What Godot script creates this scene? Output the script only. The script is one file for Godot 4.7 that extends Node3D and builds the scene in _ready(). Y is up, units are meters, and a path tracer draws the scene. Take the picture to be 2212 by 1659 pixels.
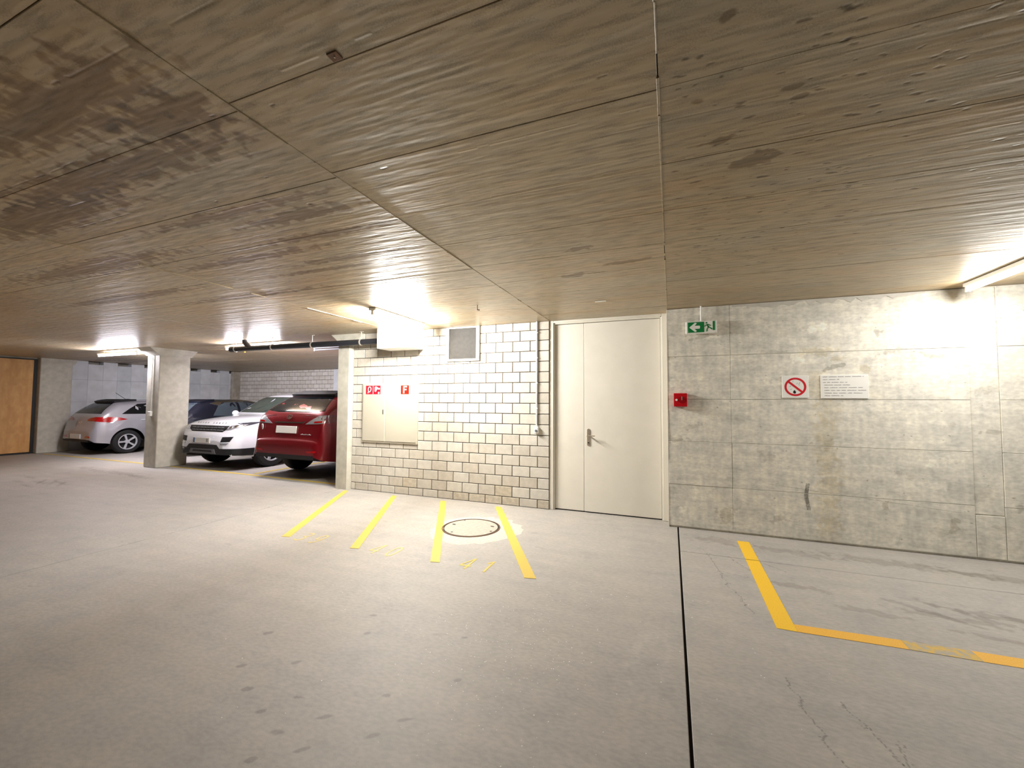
extends Node3D
# Underground car park: block wall with steel door, board-marked concrete ceiling, four parked cars in the bay behind.
# Axes: x runs along the back wall, y up, the camera stands near the origin and looks towards -z.

const CEIL := 2.565      # underside of the ceiling
const ZB := -5.38        # face of the block wall
const ZC := -5.19        # face of the concrete wall right of the door

var M := {}
var used := {}

func _ready() -> void:
	setup_camera_and_light()
	make_materials()
	build_shell()
	build_block_walls()
	build_concrete_wall()
	build_columns()
	build_doors()
	build_ceiling()
	build_floor()
	build_lamps()
	build_cars()
	build_wall_things()
	build_ceiling_things()
	build_floor_things()

# ------------------------------------------------------------------ camera, environment
func setup_camera_and_light() -> void:
	var cam := Camera3D.new()
	cam.name = "camera"
	add_child(cam)
	var yaw := deg_to_rad(21.23)
	var pitch := deg_to_rad(2.49)
	var roll := deg_to_rad(0.31)
	var f := Vector3(-sin(yaw) * cos(pitch), sin(pitch), -cos(yaw) * cos(pitch))
	var r := Vector3(cos(yaw), 0, -sin(yaw))
	var u := r.cross(f)
	var r2 := r * cos(roll) + u * sin(roll)
	var u2 := -r * sin(roll) + u * cos(roll)
	cam.transform = Transform3D(Basis(r2, u2, -f), Vector3(0, 1.45, 0))
	cam.fov = rad_to_deg(2.0 * atan(829.5 / 882.0))
	cam.near = 0.05
	cam.far = 100.0
	cam.current = true
	var we := WorldEnvironment.new()
	we.name = "environment"
	var e := Environment.new()
	e.background_mode = Environment.BG_COLOR
	e.background_color = Color.BLACK
	e.tonemap_mode = Environment.TONE_MAPPER_LINEAR
	e.tonemap_exposure = 2.1
	e.sdfgi_enabled = true
	e.ssao_enabled = true
	e.ssil_enabled = true
	we.environment = e
	add_child(we)

# ------------------------------------------------------------------ mesh builder
class MB:
	var v := PackedVector3Array()
	var n := PackedVector3Array()
	var uv := PackedVector2Array()
	var ix := PackedInt32Array()

	func planar(p: Vector3, nr: Vector3) -> Vector2:
		var a := nr.abs()
		if a.y >= a.x and a.y >= a.z:
			return Vector2(p.x, p.z)
		if a.z >= a.x:
			return Vector2(p.x, -p.y)
		return Vector2(p.z, -p.y)

	func vert(p: Vector3, nr: Vector3, t = null) -> int:
		v.append(p)
		n.append(nr)
		uv.append(planar(p, nr) if t == null else t)
		return v.size() - 1

	func face(a: int, b: int, c: int, nr: Vector3) -> void:
		var k := (v[b] - v[a]).cross(v[c] - v[a])
		if k.dot(nr) > 0.0:
			ix.append(a); ix.append(c); ix.append(b)
		else:
			ix.append(a); ix.append(b); ix.append(c)

	func tri(a: Vector3, b: Vector3, c: Vector3, nr: Vector3) -> void:
		face(vert(a, nr), vert(b, nr), vert(c, nr), nr)

	func quad(a: Vector3, b: Vector3, c: Vector3, d: Vector3, nr: Vector3) -> void:
		var i := vert(a, nr)
		var j := vert(b, nr)
		var k := vert(c, nr)
		var l := vert(d, nr)
		face(i, j, k, nr)
		face(i, k, l, nr)

	func quad_uv(p: Array, t: Array, nr: Vector3) -> void:
		var i := vert(p[0], nr, t[0])
		var j := vert(p[1], nr, t[1])
		var k := vert(p[2], nr, t[2])
		var l := vert(p[3], nr, t[3])
		face(i, j, k, nr)
		face(i, k, l, nr)

	# box between two corners with chamfered edges
	func box(lo: Vector3, hi: Vector3, b := 0.0) -> void:
		var c := (lo + hi) * 0.5
		var h := (hi - lo) * 0.5
		b = minf(b, minf(h.x, minf(h.y, h.z)) * 0.45)
		for ax in 3:
			var a1 := (ax + 1) % 3
			var a2 := (ax + 2) % 3
			for s in [-1.0, 1.0]:
				var nr := Vector3.ZERO
				nr[ax] = s
				var q := []
				for k in [[-1, -1], [1, -1], [1, 1], [-1, 1]]:
					var p := Vector3.ZERO
					p[ax] = s * h[ax]
					p[a1] = k[0] * (h[a1] - b)
					p[a2] = k[1] * (h[a2] - b)
					q.append(c + p)
				quad(q[0], q[1], q[2], q[3], nr)
		if b <= 0.0:
			return
		for ax in 3:
			var a1 := (ax + 1) % 3
			var a2 := (ax + 2) % 3
			for s1 in [-1.0, 1.0]:
				for s2 in [-1.0, 1.0]:
					var nr := Vector3.ZERO
					nr[a1] = s1
					nr[a2] = s2
					nr = nr.normalized()
					var q := []
					for k in [[-1, 0], [1, 0], [1, 1], [-1, 1]]:
						var p := Vector3.ZERO
						p[ax] = k[0] * (h[ax] - b)
						p[a1] = s1 * (h[a1] - (b if k[1] == 1 else 0.0))
						p[a2] = s2 * (h[a2] - (0.0 if k[1] == 1 else b))
						q.append(c + p)
					quad(q[0], q[1], q[2], q[3], nr)
		for sx in [-1.0, 1.0]:
			for sy in [-1.0, 1.0]:
				for sz in [-1.0, 1.0]:
					var p := c + Vector3(sx * h.x, sy * h.y, sz * h.z)
					tri(p - Vector3(0, sy * b, sz * b), p - Vector3(sx * b, 0, sz * b), p - Vector3(sx * b, sy * b, 0), Vector3(sx, sy, sz).normalized())

	func ring_frame(dir: Vector3) -> Array:
		var up := Vector3.UP if absf(dir.y) < 0.9 else Vector3.RIGHT
		var a := dir.cross(up).normalized()
		return [a, a.cross(dir).normalized()]

	# cylinder or cone between two points
	func cyl(a: Vector3, b: Vector3, r0: float, r1: float, seg := 16, caps := true) -> void:
		var d := (b - a).normalized()
		var fr := ring_frame(d)
		var base := v.size()
		for i in seg + 1:
			var t := TAU * i / seg
			var o: Vector3 = fr[0] * cos(t) + fr[1] * sin(t)
			vert(a + o * r0, o)
			vert(b + o * r1, o)
		for i in seg:
			var k := base + i * 2
			var nr := n[k] + n[k + 2]
			face(k, k + 1, k + 3, nr)
			face(k, k + 3, k + 2, nr)
		if caps:
			disc(a, -d, r0, seg)
			disc(b, d, r1, seg)

	func disc(c: Vector3, nr: Vector3, r: float, seg := 16) -> void:
		if r <= 0.0:
			return
		var fr := ring_frame(nr)
		var m := vert(c, nr)
		var first := v.size()
		for i in seg:
			var t := TAU * i / seg
			vert(c + (fr[0] * cos(t) + fr[1] * sin(t)) * r, nr)
		for i in seg:
			face(m, first + i, first + (i + 1) % seg, nr)

	# profile of (radius, height along axis) turned round an axis
	func lathe(c: Vector3, axis: Vector3, prof: Array, seg := 24) -> void:
		var fr := ring_frame(axis)
		var m := prof.size()
		for k in m - 1:
			var p0: Vector2 = prof[k]
			var p1: Vector2 = prof[k + 1]
			var d := p1 - p0
			if d.length() < 1e-6:
				continue
			var nn := Vector2(d.y, -d.x).normalized()
			var base := v.size()
			for i in seg + 1:
				var t := TAU * i / seg
				var o: Vector3 = fr[0] * cos(t) + fr[1] * sin(t)
				var nr: Vector3 = (o * nn.x + axis * nn.y).normalized()
				vert(c + o * p0.x + axis * p0.y, nr)
				vert(c + o * p1.x + axis * p1.y, nr)
			for i in seg:
				var q := base + i * 2
				var nr2 := n[q] + n[q + 2]
				face(q, q + 1, q + 3, nr2)
				face(q, q + 3, q + 2, nr2)

	# tube along a path
	func tube(path: Array, r: float, seg := 10) -> void:
		for i in path.size() - 1:
			cyl(path[i], path[i + 1], r, r, seg, true)
			if i > 0:
				ball(path[i], Vector3(r, r, r), seg, maxi(4, seg / 2))

	func ball(c: Vector3, r: Vector3, seg := 12, rows := 8) -> void:
		var base := v.size()
		for j in rows + 1:
			var a := PI * j / rows
			for i in seg + 1:
				var t := TAU * i / seg
				var o := Vector3(sin(a) * cos(t), cos(a), sin(a) * sin(t))
				vert(c + o * r, (o / r).normalized())
		for j in rows:
			for i in seg:
				var q := base + j * (seg + 1) + i
				var nr := n[q] + n[q + seg + 2]
				face(q, q + 1, q + seg + 2, nr)
				face(q, q + seg + 2, q + seg + 1, nr)

	# polygon in a plane (origin o, axes ex, ey) given thickness along the normal
	func prism(poly: PackedVector2Array, o: Vector3, ex: Vector3, ey: Vector3, th: float) -> void:
		var nr := ex.cross(ey).normalized()
		if th < 0.0:
			nr = -nr
			th = -th
		var t := Geometry2D.triangulate_polygon(poly)
		var m := poly.size()
		for side in [1.0, -1.0]:
			var base := v.size()
			for p in poly:
				vert(o + ex * p.x + ey * p.y + (nr * th if side > 0.0 else Vector3.ZERO), nr * side)
			for k in range(0, t.size(), 3):
				face(base + t[k], base + t[k + 1], base + t[k + 2], nr * side)
			if th <= 0.0:
				break
		if th <= 0.0:
			return
		var area := 0.0
		for k in m:
			var p := poly[k]
			var q := poly[(k + 1) % m]
			area += p.x * q.y - q.x * p.y
		for k in m:
			var p := poly[k]
			var q := poly[(k + 1) % m]
			var d := (q - p).normalized()
			var out := Vector2(d.y, -d.x) * signf(area)
			var a := o + ex * p.x + ey * p.y
			var b := o + ex * q.x + ey * q.y
			quad(a, b, b + nr * th, a + nr * th, (ex * out.x + ey * out.y).normalized())

	func mesh() -> ArrayMesh:
		var arr := []
		arr.resize(Mesh.ARRAY_MAX)
		arr[Mesh.ARRAY_VERTEX] = v
		arr[Mesh.ARRAY_NORMAL] = n
		arr[Mesh.ARRAY_TEX_UV] = uv
		arr[Mesh.ARRAY_TEX_UV2] = uv
		arr[Mesh.ARRAY_INDEX] = ix
		var m := ArrayMesh.new()
		m.add_surface_from_arrays(Mesh.PRIMITIVE_TRIANGLES, arr)
		return m

# ------------------------------------------------------------------ scene helpers
func numbered(called: String) -> String:
	if not used.has(called):
		used[called] = 0
		return called
	used[called] += 1
	return "%s_%03d" % [called, used[called]]

func thing(called: String, label: String, category: String, at := Vector3.ZERO, turn := 0.0, group := "") -> Node3D:
	var o := Node3D.new()
	o.name = numbered(called)
	add_child(o)
	o.position = at
	o.rotation.y = turn
	o.set_meta("label", label)
	o.set_meta("category", category)
	if group != "":
		o.set_meta("group", group)
	return o

func struct(called: String, label: String, category: String) -> Node3D:
	var o := thing(called, label, category)
	o.set_meta("kind", "structure")
	return o

func part(called: String, mesh: Mesh, mat: Material, parent: Node3D, label := "") -> MeshInstance3D:
	var o := MeshInstance3D.new()
	o.name = called
	o.mesh = mesh
	o.material_override = mat
	parent.add_child(o, true)
	if label != "":
		o.set_meta("label", label)
	return o

func pbox(called: String, lo: Vector3, hi: Vector3, b: float, mat: Material, parent: Node3D, label := "") -> MeshInstance3D:
	var m := MB.new()
	m.box(lo, hi, b)
	return part(called, m.mesh(), mat, parent, label)

func pcyl(called: String, a: Vector3, b: Vector3, r: float, mat: Material, parent: Node3D, seg := 16) -> MeshInstance3D:
	var m := MB.new()
	m.cyl(a, b, r, r, seg)
	return part(called, m.mesh(), mat, parent)

func srgb(r: float, g: float, b: float) -> Color:
	return Color(r / 255.0, g / 255.0, b / 255.0)

func plain(c: Color, rough := 0.7, metal := 0.0) -> StandardMaterial3D:
	var m := StandardMaterial3D.new()
	m.albedo_color = c
	m.roughness = rough
	m.metallic = metal
	return m

func paint(c: Color, metal: float, rough: float) -> StandardMaterial3D:
	var m := plain(c, rough, metal)
	m.clearcoat_enabled = true
	m.clearcoat = 1.0
	m.clearcoat_roughness = 0.04
	return m

func glow(c: Color, e: float) -> StandardMaterial3D:
	var m := plain(c, 0.5)
	m.emission_enabled = true
	m.emission = c
	m.emission_energy_multiplier = e
	return m

# ------------------------------------------------------------------ computed textures
func noise_data(sd: int, freq: float, w: int, h: int, sx := 1, sy := 1, oct := 4) -> PackedByteArray:
	var f := FastNoiseLite.new()
	f.seed = sd
	f.noise_type = FastNoiseLite.TYPE_SIMPLEX_SMOOTH
	f.frequency = freq
	f.fractal_type = FastNoiseLite.FRACTAL_FBM
	f.fractal_octaves = oct
	var im := f.get_seamless_image(maxi(8, w / sx), maxi(8, h / sy), false, false, 0.1, true)
	if sx > 1 or sy > 1:
		im.resize(w, h, Image.INTERPOLATE_CUBIC)
	im.convert(Image.FORMAT_L8)
	return im.get_data()

# A sheet of concrete: tone (around 1), brown stain (0..1) and height (0..1) for every texel.
class Sheet:
	var w: int
	var h: int
	var x0: float
	var y0: float
	var sx: float
	var sy: float
	var tone := PackedFloat32Array()
	var stain := PackedFloat32Array()
	var high := PackedFloat32Array()
	var rough_n := PackedByteArray()

	func _init(w_: int, h_: int, x0_: float, y0_: float, wm: float, hm: float) -> void:
		w = w_; h = h_; x0 = x0_; y0 = y0_
		sx = w / wm
		sy = h / hm
		tone.resize(w * h)
		stain.resize(w * h)
		high.resize(w * h)

	# soft-edged patch whose outline follows a noise
	func blob(cx: float, cy: float, rx: float, ry: float, dt: float, ds: float, dh := 0.0, ang := 0.0, ragged := 0.6) -> void:
		var px := (cx - x0) * sx
		var py := (cy - y0) * sy
		var ext := maxf(rx, ry)
		var ex := int(ext * sx * 1.6) + 2
		var ey := int(ext * sy * 1.6) + 2
		var ca := cos(ang)
		var sa := sin(ang)
		for j in range(int(py) - ey, int(py) + ey + 1):
			if j < 0 or j >= h:
				continue
			for i in range(int(px) - ex, int(px) + ex + 1):
				if i < 0 or i >= w:
					continue
				var dx := (i - px) / sx
				var dy := (j - py) / sy
				var qx := (dx * ca + dy * sa) / rx
				var qy := (-dx * sa + dy * ca) / ry
				var k := j * w + i
				var d := sqrt(qx * qx + qy * qy) + (rough_n[k] / 255.0 - 0.5) * 2.0 * ragged
				if d < 1.0:
					var t := minf(1.0, (1.0 - d) * 3.0)
					tone[k] += dt * t
					stain[k] += ds * t
					high[k] += dh * t

	func stroke(ax: float, ay: float, bx: float, by: float, width: float, dt: float, ds := 0.0, dh := 0.0, wob := 0.0, gaps := 0.0) -> void:
		var len := Vector2(bx - ax, by - ay).length()
		var steps := int(len * maxf(sx, sy) * 1.2) + 2
		var rw := maxi(0, int(width * sx * 0.5))
		var rh := maxi(0, int(width * sy * 0.5))
		var last := -1
		for s in steps + 1:
			var t := float(s) / steps
			var i := int((lerpf(ax, bx, t) - x0) * sx)
			var j := int((lerpf(ay, by, t) - y0) * sy)
			if i < 0 or i >= w or j < 0 or j >= h:
				continue
			var r := rough_n[(j * w + i)] / 255.0 - 0.5
			if gaps > 0.0 and rough_n[(((j * 7) % h) * w + (i / 2 + 311) % w)] / 255.0 < gaps:
				continue
			i += int(r * wob * sx)
			j += int(r * wob * sy)
			if j * w + i == last:
				continue
			last = j * w + i
			for b in range(j - rh, j + rh + 1):
				for a in range(i - rw, i + rw + 1):
					if a >= 0 and a < w and b >= 0 and b < h:
						var k := b * w + a
						tone[k] += dt
						stain[k] += ds
						high[k] += dh

	func albedo(base: Color, brown: Color) -> ImageTexture:
		var by := PackedByteArray()
		by.resize(w * h * 3)
		var q := 0
		for k in w * h:
			var t := clampf(tone[k], 0.15, 1.5)
			var s := clampf(stain[k], 0.0, 1.0)
			by[q] = clampi(int((base.r + (brown.r - base.r) * s) * t * 255.0), 0, 255)
			by[q + 1] = clampi(int((base.g + (brown.g - base.g) * s) * t * 255.0), 0, 255)
			by[q + 2] = clampi(int((base.b + (brown.b - base.b) * s) * t * 255.0), 0, 255)
			q += 3
		return ImageTexture.create_from_image(Image.create_from_data(w, h, false, Image.FORMAT_RGB8, by))

	func relief() -> ImageTexture:
		var by := PackedByteArray()
		by.resize(w * h)
		for k in w * h:
			by[k] = clampi(int(high[k] * 255.0), 0, 255)
		return ImageTexture.create_from_image(Image.create_from_data(w, h, false, Image.FORMAT_L8, by))

func fine_texture(sd: int, stretch: int, amount: float) -> ImageTexture:
	var w := 1024
	var a := noise_data(sd, 0.03, w, w, stretch, 1, 5)
	var b := noise_data(sd + 1, 0.15, w, w, 1, 1, 3)
	var by := PackedByteArray()
	by.resize(w * w * 3)
	var q := 0
	for k in w * w:
		var t := 1.0 + ((a[k] / 255.0 - 0.5) * 1.2 + (b[k] / 255.0 - 0.5) * 0.8) * amount
		var c := clampi(int(t * 246.0), 0, 255)
		by[q] = c
		by[q + 1] = c
		by[q + 2] = c
		q += 3
	return ImageTexture.create_from_image(Image.create_from_data(w, w, false, Image.FORMAT_RGB8, by))

func sheet_material(sh: Sheet, base: Color, brown: Color, relief_cm: float, rough: float, fine: ImageTexture, fine_m: float) -> StandardMaterial3D:
	var m := StandardMaterial3D.new()
	m.albedo_texture = sh.albedo(base, brown)
	m.roughness = rough
	m.heightmap_enabled = true
	m.heightmap_texture = sh.relief()
	m.heightmap_scale = relief_cm
	m.uv1_scale = Vector3(sh.sx / sh.w, sh.sy / sh.h, 1)
	m.uv1_offset = Vector3(-sh.x0 * sh.sx / sh.w, -sh.y0 * sh.sy / sh.h, 0)
	m.detail_enabled = true
	m.detail_blend_mode = BaseMaterial3D.BLEND_MODE_MUL
	m.detail_uv_layer = BaseMaterial3D.DETAIL_UV_2
	m.detail_albedo = fine
	m.uv2_scale = Vector3(1.0 / fine_m, 1.0 / fine_m, 1)
	return m

func ceiling_material() -> StandardMaterial3D:
	var w := 2048
	var h := 1024
	var sh := Sheet.new(w, h, -8.0, -6.0, 12.0, 6.0)
	var low := noise_data(11, 0.006, w, h, 2, 1, 4)
	var mid := noise_data(12, 0.02, w, h, 3, 1, 5)
	var streak := noise_data(13, 0.06, w, h, 16, 1, 4)
	var grain := noise_data(14, 0.22, w, h, 8, 1, 2)
	sh.rough_n = noise_data(15, 0.05, w, h, 1, 1, 4)
	var cols := [-8.0, -6.56, -4.06, -1.54, -0.03, 2.47, 3.9, 3.95, 4.0]
	var rng := RandomNumberGenerator.new()
	rng.seed = 5
	var tones := []
	for c in 9:
		var t := []
		for r in 14:
			t.append(rng.randf_range(-0.035, 0.035))
		tones.append(t)
	for j in h:
		var z := -6.0 + 6.0 * j / h
		var r := clampi(int((z + 6.02) / 0.5), 0, 13)
		for i in w:
			var x := -8.0 + 12.0 * i / w
			var c := 0
			while c < 7 and x > cols[c + 1]:
				c += 1
			var k := j * w + i
			var a := low[k] / 255.0 - 0.5
			var b := mid[k] / 255.0 - 0.5
			var s := streak[k] / 255.0 - 0.5
			var g := grain[k] / 255.0 - 0.5
			sh.tone[k] = 1.0 + a * 0.12 + b * 0.12 + s * 0.14 + g * 0.06 + tones[c][r]
			sh.stain[k] = clampf(0.25 + a * 0.7 + b * 0.5 + s * 0.4, 0.0, 0.8)
			sh.high[k] = 0.5 + s * 0.5 + g * 0.2 + b * 0.2
	# damp brown bands and runs in the tables left of the joint
	for q in [[-2.3, -0.78, 0.75, 0.16], [-2.6, -1.12, 1.0, 0.13], [-1.85, -0.98, 0.3, 0.13], [-3.6, -1.25, 0.9, 0.16], [-1.9, -0.35, 0.5, 0.12], [-3.0, -0.55, 0.8, 0.2],
			[-2.5, -1.62, 0.85, 0.05], [-2.1, -1.78, 0.5, 0.07], [-2.2, -2.05, 0.6, 0.05], [-3.1, -2.2, 0.9, 0.06], [-2.3, -2.45, 0.7, 0.05], [-2.6, -2.62, 0.8, 0.04], [-4.6, -1.9, 1.2, 0.14], [-4.2, -3.0, 1.0, 0.06], [-5.6, -2.6, 1.3, 0.1]]:
		sh.blob(q[0], q[1], q[2], q[3], -0.15, 0.6, -0.06, 0.0, 0.75)
	# dark and light lines along the boards
	for q in 190:
		var x := rng.randf_range(-8.0, 3.5)
		var z := rng.randf_range(-5.6, -0.3)
		var l := rng.randf_range(0.2, 1.3)
		var d := rng.randf_range(-0.3, 0.12)
		sh.stroke(x, z, x + l, z + rng.randf_range(-0.006, 0.006), 0.006, d, 0.15, signf(d) * 0.25, 0.012, 0.42)
	# air holes, thickest right of the joint
	for q in 420:
		var near := rng.randf() < 0.6
		var x := rng.randfn(0.55, 0.5) if near else rng.randf_range(-7.5, 3.8)
		var z := rng.randf_range(-3.8, -1.3) if near else rng.randf_range(-5.2, -0.4)
		if near and x < 0.02:
			x = 0.05 - x
		var s := rng.randf_range(0.004, 0.013) * (1.0 if near else 0.8)
		sh.blob(x, z, s * rng.randf_range(1.0, 3.0), s * rng.randf_range(0.4, 0.8), -0.25, 0.4, -0.4, rng.randf_range(-0.25, 0.25), 0.5)
	for q in [[0.16, -1.28, 0.028, 0.022], [0.1, -1.62, 0.03, 0.02], [0.4, -1.66, 0.05, 0.018], [0.36, -2.1, 0.12, 0.08], [0.2, -1.9, 0.1, 0.03], [0.45, -1.72, 0.04, 0.016], [0.62, -1.38, 0.03, 0.014], [-0.6, -2.9, 0.16, 0.05], [-0.75, -3.5, 0.2, 0.06], [-0.3, -3.3, 0.25, 0.05]]:
		sh.blob(q[0], q[1], q[2] * 0.8, q[3] * 0.8, -0.16, 0.5, -0.3, 0.1, 0.8)
	return sheet_material(sh, srgb(188, 174, 147), srgb(155, 127, 88), 0.5, 0.42, fine_texture(70, 6, 0.3), 1.1)

func floor_material() -> StandardMaterial3D:
	var w := 2048
	var h := 1024
	var sh := Sheet.new(w, h, -8.0, -6.0, 12.0, 6.0)
	var low := noise_data(21, 0.008, w, h, 1, 1, 4)
	var mid := noise_data(22, 0.03, w, h, 1, 1, 5)
	var wipe := noise_data(23, 0.03, w, h, 6, 1, 4)
	sh.rough_n = noise_data(25, 0.05, w, h, 1, 1, 4)
	for k in w * h:
		var a := low[k] / 255.0 - 0.5
		var b := mid[k] / 255.0 - 0.5
		var c := wipe[k] / 255.0 - 0.5
		sh.tone[k] = 1.0 + a * 0.09 + b * 0.08 + c * 0.06
		sh.stain[k] = clampf(0.1 + a * 0.4 + b * 0.25, 0.0, 0.5)
		sh.high[k] = 0.5 + b * 0.25 + c * 0.1
	var rng := RandomNumberGenerator.new()
	rng.seed = 9
	# damp shoe prints and drips towards the camera
	for q in [[-1.72, -1.55], [-1.95, -1.75], [-2.0, -1.5], [-1.8, -1.42], [-1.62, -1.36], [-1.5, -1.5], [-2.2, -1.62], [-1.45, -1.33], [-1.6, -1.22], [-1.38, -1.2], [-1.3, -1.28], [-1.22, -1.5], [-0.98, -1.36], [-1.1, -1.2], [-1.32, -1.72],
			[-2.35, -1.9], [-1.15, -1.62], [-1.9, -2.3], [-1.78, -2.12], [-0.55, -1.45], [-0.35, -1.6], [-1.2, -2.3], [-1.05, -1.95]]:
		sh.blob(q[0], q[1], rng.randf_range(0.022, 0.04), rng.randf_range(0.011, 0.018), -0.14, 0.1, 0.0, -0.5 + rng.randf_range(-0.3, 0.3), 0.7)
	for q in 70:
		sh.blob(rng.randf_range(-7.5, 3.5), rng.randf_range(-5.3, -1.2), rng.randf_range(0.02, 0.13), rng.randf_range(0.008, 0.03), rng.randf_range(-0.06, 0.03), 0.1, 0.0, rng.randf_range(-0.4, 0.4), 0.9)
	# pale spilt screed beside the joint
	sh.blob(-0.12, -2.55, 0.12, 0.36, 0.05, 0.0, 0.05, 0.12, 0.5)
	sh.blob(-0.12, -2.5, 0.09, 0.28, -0.05, 0.0, -0.03, 0.12, 0.5)
	# tyre rubber and dirt in the right-hand stall
	for q in [[1.28, -3.62, 0.2, 0.05], [1.75, -3.72, 0.3, 0.045], [2.05, -3.85, 0.35, 0.04], [1.9, -3.5, 0.25, 0.03], [1.1, -4.75, 0.45, 0.07], [1.9, -4.78, 0.6, 0.1], [2.6, -4.7, 0.5, 0.09], [0.45, -4.85, 0.3, 0.1], [0.9, -3.9, 0.2, 0.05]]:
		sh.blob(q[0], q[1], q[2], q[3], -0.07, 0.2, 0.0, 0.12, 0.9)
	for q in [[1.7, -3.75, 0.3, 0.035], [1.95, -3.8, 0.34, 0.04], [2.25, -3.8, 0.3, 0.035], [1.45, -3.25, 0.1, 0.02]]:
		sh.blob(q[0], q[1], q[2], q[3], -0.08, 0.15, 0.0, 0.55, 0.9)
	# hair cracks
	for q in [[0.3, -4.5, 0.42, -3.7], [0.42, -3.7, 0.52, -3.3], [0.5, -4.4, 0.62, -4.1], [0.55, -2.6, 0.62, -2.1], [0.62, -2.1, 0.72, -1.8], [0.75, -2.5, 0.95, -1.9], [0.9, -2.3, 0.8, -1.8], [0.35, -4.0, 0.6, -3.95], [0.7, -4.4, 0.9, -4.2]]:
		sh.stroke(q[0], q[1], q[2], q[3], 0.004, -0.22, 0.1, -0.2, 0.09)
	return sheet_material(sh, srgb(176, 172, 167), srgb(158, 149, 136), 0.1, 0.6, fine_texture(80, 2, 0.09), 0.8)

func wall_material() -> StandardMaterial3D:
	var w := 1536
	var h := 768
	# the sheet's second axis runs downwards, from the ceiling at -2.6 to the floor at 0
	var sh := Sheet.new(w, h, -0.1, -2.6, 5.6, 2.6)
	var low := noise_data(31, 0.012, w, h, 1, 1, 4)
	var mid := noise_data(32, 0.04, w, h, 1, 1, 5)
	var hor := noise_data(33, 0.05, w, h, 8, 1, 4)
	var ver := noise_data(34, 0.05, w, h, 1, 8, 4)
	sh.rough_n = noise_data(35, 0.05, w, h, 1, 1, 4)
	for k in w * h:
		var a := low[k] / 255.0 - 0.5
		var b := mid[k] / 255.0 - 0.5
		var c := hor[k] / 255.0 - 0.5
		var d := ver[k] / 255.0 - 0.5
		sh.tone[k] = 0.98 + a * 0.15 + b * 0.1 + c * 0.1 + d * 0.1
		sh.stain[k] = clampf(0.06 + a * 0.16 + d * 0.1, 0.0, 0.3)
		sh.high[k] = 0.5 + b * 0.2 + c * 0.25
	var rng := RandomNumberGenerator.new()
	rng.seed = 17
	for q in 150:
		sh.blob(rng.randf_range(0.0, 3.6), -rng.randf_range(0.1, 2.5), rng.randf_range(0.003, 0.012), rng.randf_range(0.002, 0.007), -0.2, 0.1, -0.3, rng.randf_range(-0.6, 0.6), 0.5)
	for q in 60:
		sh.blob(rng.randf_range(0.0, 3.6), -rng.randf_range(0.1, 2.5), rng.randf_range(0.03, 0.16), rng.randf_range(0.015, 0.06), rng.randf_range(-0.14, 0.1), 0.05, 0.0, rng.randf_range(-0.3, 0.3), 0.9)
	# rusty run below the notice
	for y in [1.62, 1.36, 1.15, 0.95, 0.75, 0.55, 0.3, 0.12]:
		sh.blob(1.5 + rng.randf_range(-0.04, 0.04), -y, 0.13, 0.2, -0.01, 0.17, 0.0, 0.0, 0.6)
	for q in [[1.62, 1.92, 0.06, 0.03], [1.86, 1.8, 0.05, 0.05], [1.45, 2.0, 0.18, 0.05]]:
		sh.blob(q[0], -q[1], q[2], q[3], -0.03, 0.3, 0.0, 0.0, 0.8)
	# rubber scuffs
	for o in [-0.016, -0.004, 0.008]:
		sh.stroke(1.345 + o, -0.6, 1.325 + o, -0.47, 0.007, -0.3, 0.1, 0.0, 0.004, 0.3)
		sh.stroke(1.325 + o, -0.47, 1.35 + o, -0.33, 0.007, -0.3, 0.1, 0.0, 0.004, 0.3)
	sh.blob(1.33, -0.47, 0.02, 0.12, -0.2, 0.1, 0.0, 0.0, 0.5)
	for q in [[1.98, 0.42, 0.03, 0.07], [2.5, 0.3, 0.04, 0.09], [0.56, 0.2, 0.1, 0.09]]:
		sh.blob(q[0], -q[1], q[2], q[3], -0.09, 0.15, 0.0, 0.0, 0.9)
	sh.stroke(1.0, -0.57, 2.55, -0.42, 0.006, -0.2, 0.1, -0.2, 0.012, 0.3)
	sh.stroke(0.75, -1.0, 2.6, -0.99, 0.006, -0.12, 0.1, -0.2, 0.012, 0.42)
	return sheet_material(sh, srgb(238, 234, 222), srgb(216, 198, 156), 0.25, 0.75, fine_texture(90, 2, 0.1), 0.9)

func mottled(base: Color, amount: float, freq: float, sd: int, rough: float, scale: float, relief_cm := 0.0) -> StandardMaterial3D:
	var m := StandardMaterial3D.new()
	var f := FastNoiseLite.new()
	f.seed = sd
	f.frequency = freq
	f.fractal_octaves = 5
	var t := NoiseTexture2D.new()
	t.width = 512
	t.height = 512
	t.seamless = true
	t.noise = f
	var g := Gradient.new()
	g.set_color(0, Color(base.r * (1.0 - amount), base.g * (1.0 - amount), base.b * (1.0 - amount * 1.1)))
	g.set_color(1, Color(minf(1.0, base.r * (1.0 + amount)), minf(1.0, base.g * (1.0 + amount)), minf(1.0, base.b * (1.0 + amount))))
	t.color_ramp = g
	m.albedo_texture = t
	m.roughness = rough
	m.uv1_triplanar = true
	m.uv1_world_triplanar = true
	m.uv1_scale = Vector3.ONE * scale
	if relief_cm > 0.0:
		m.heightmap_enabled = true
		m.heightmap_texture = t
		m.heightmap_scale = relief_cm
	return m

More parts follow.
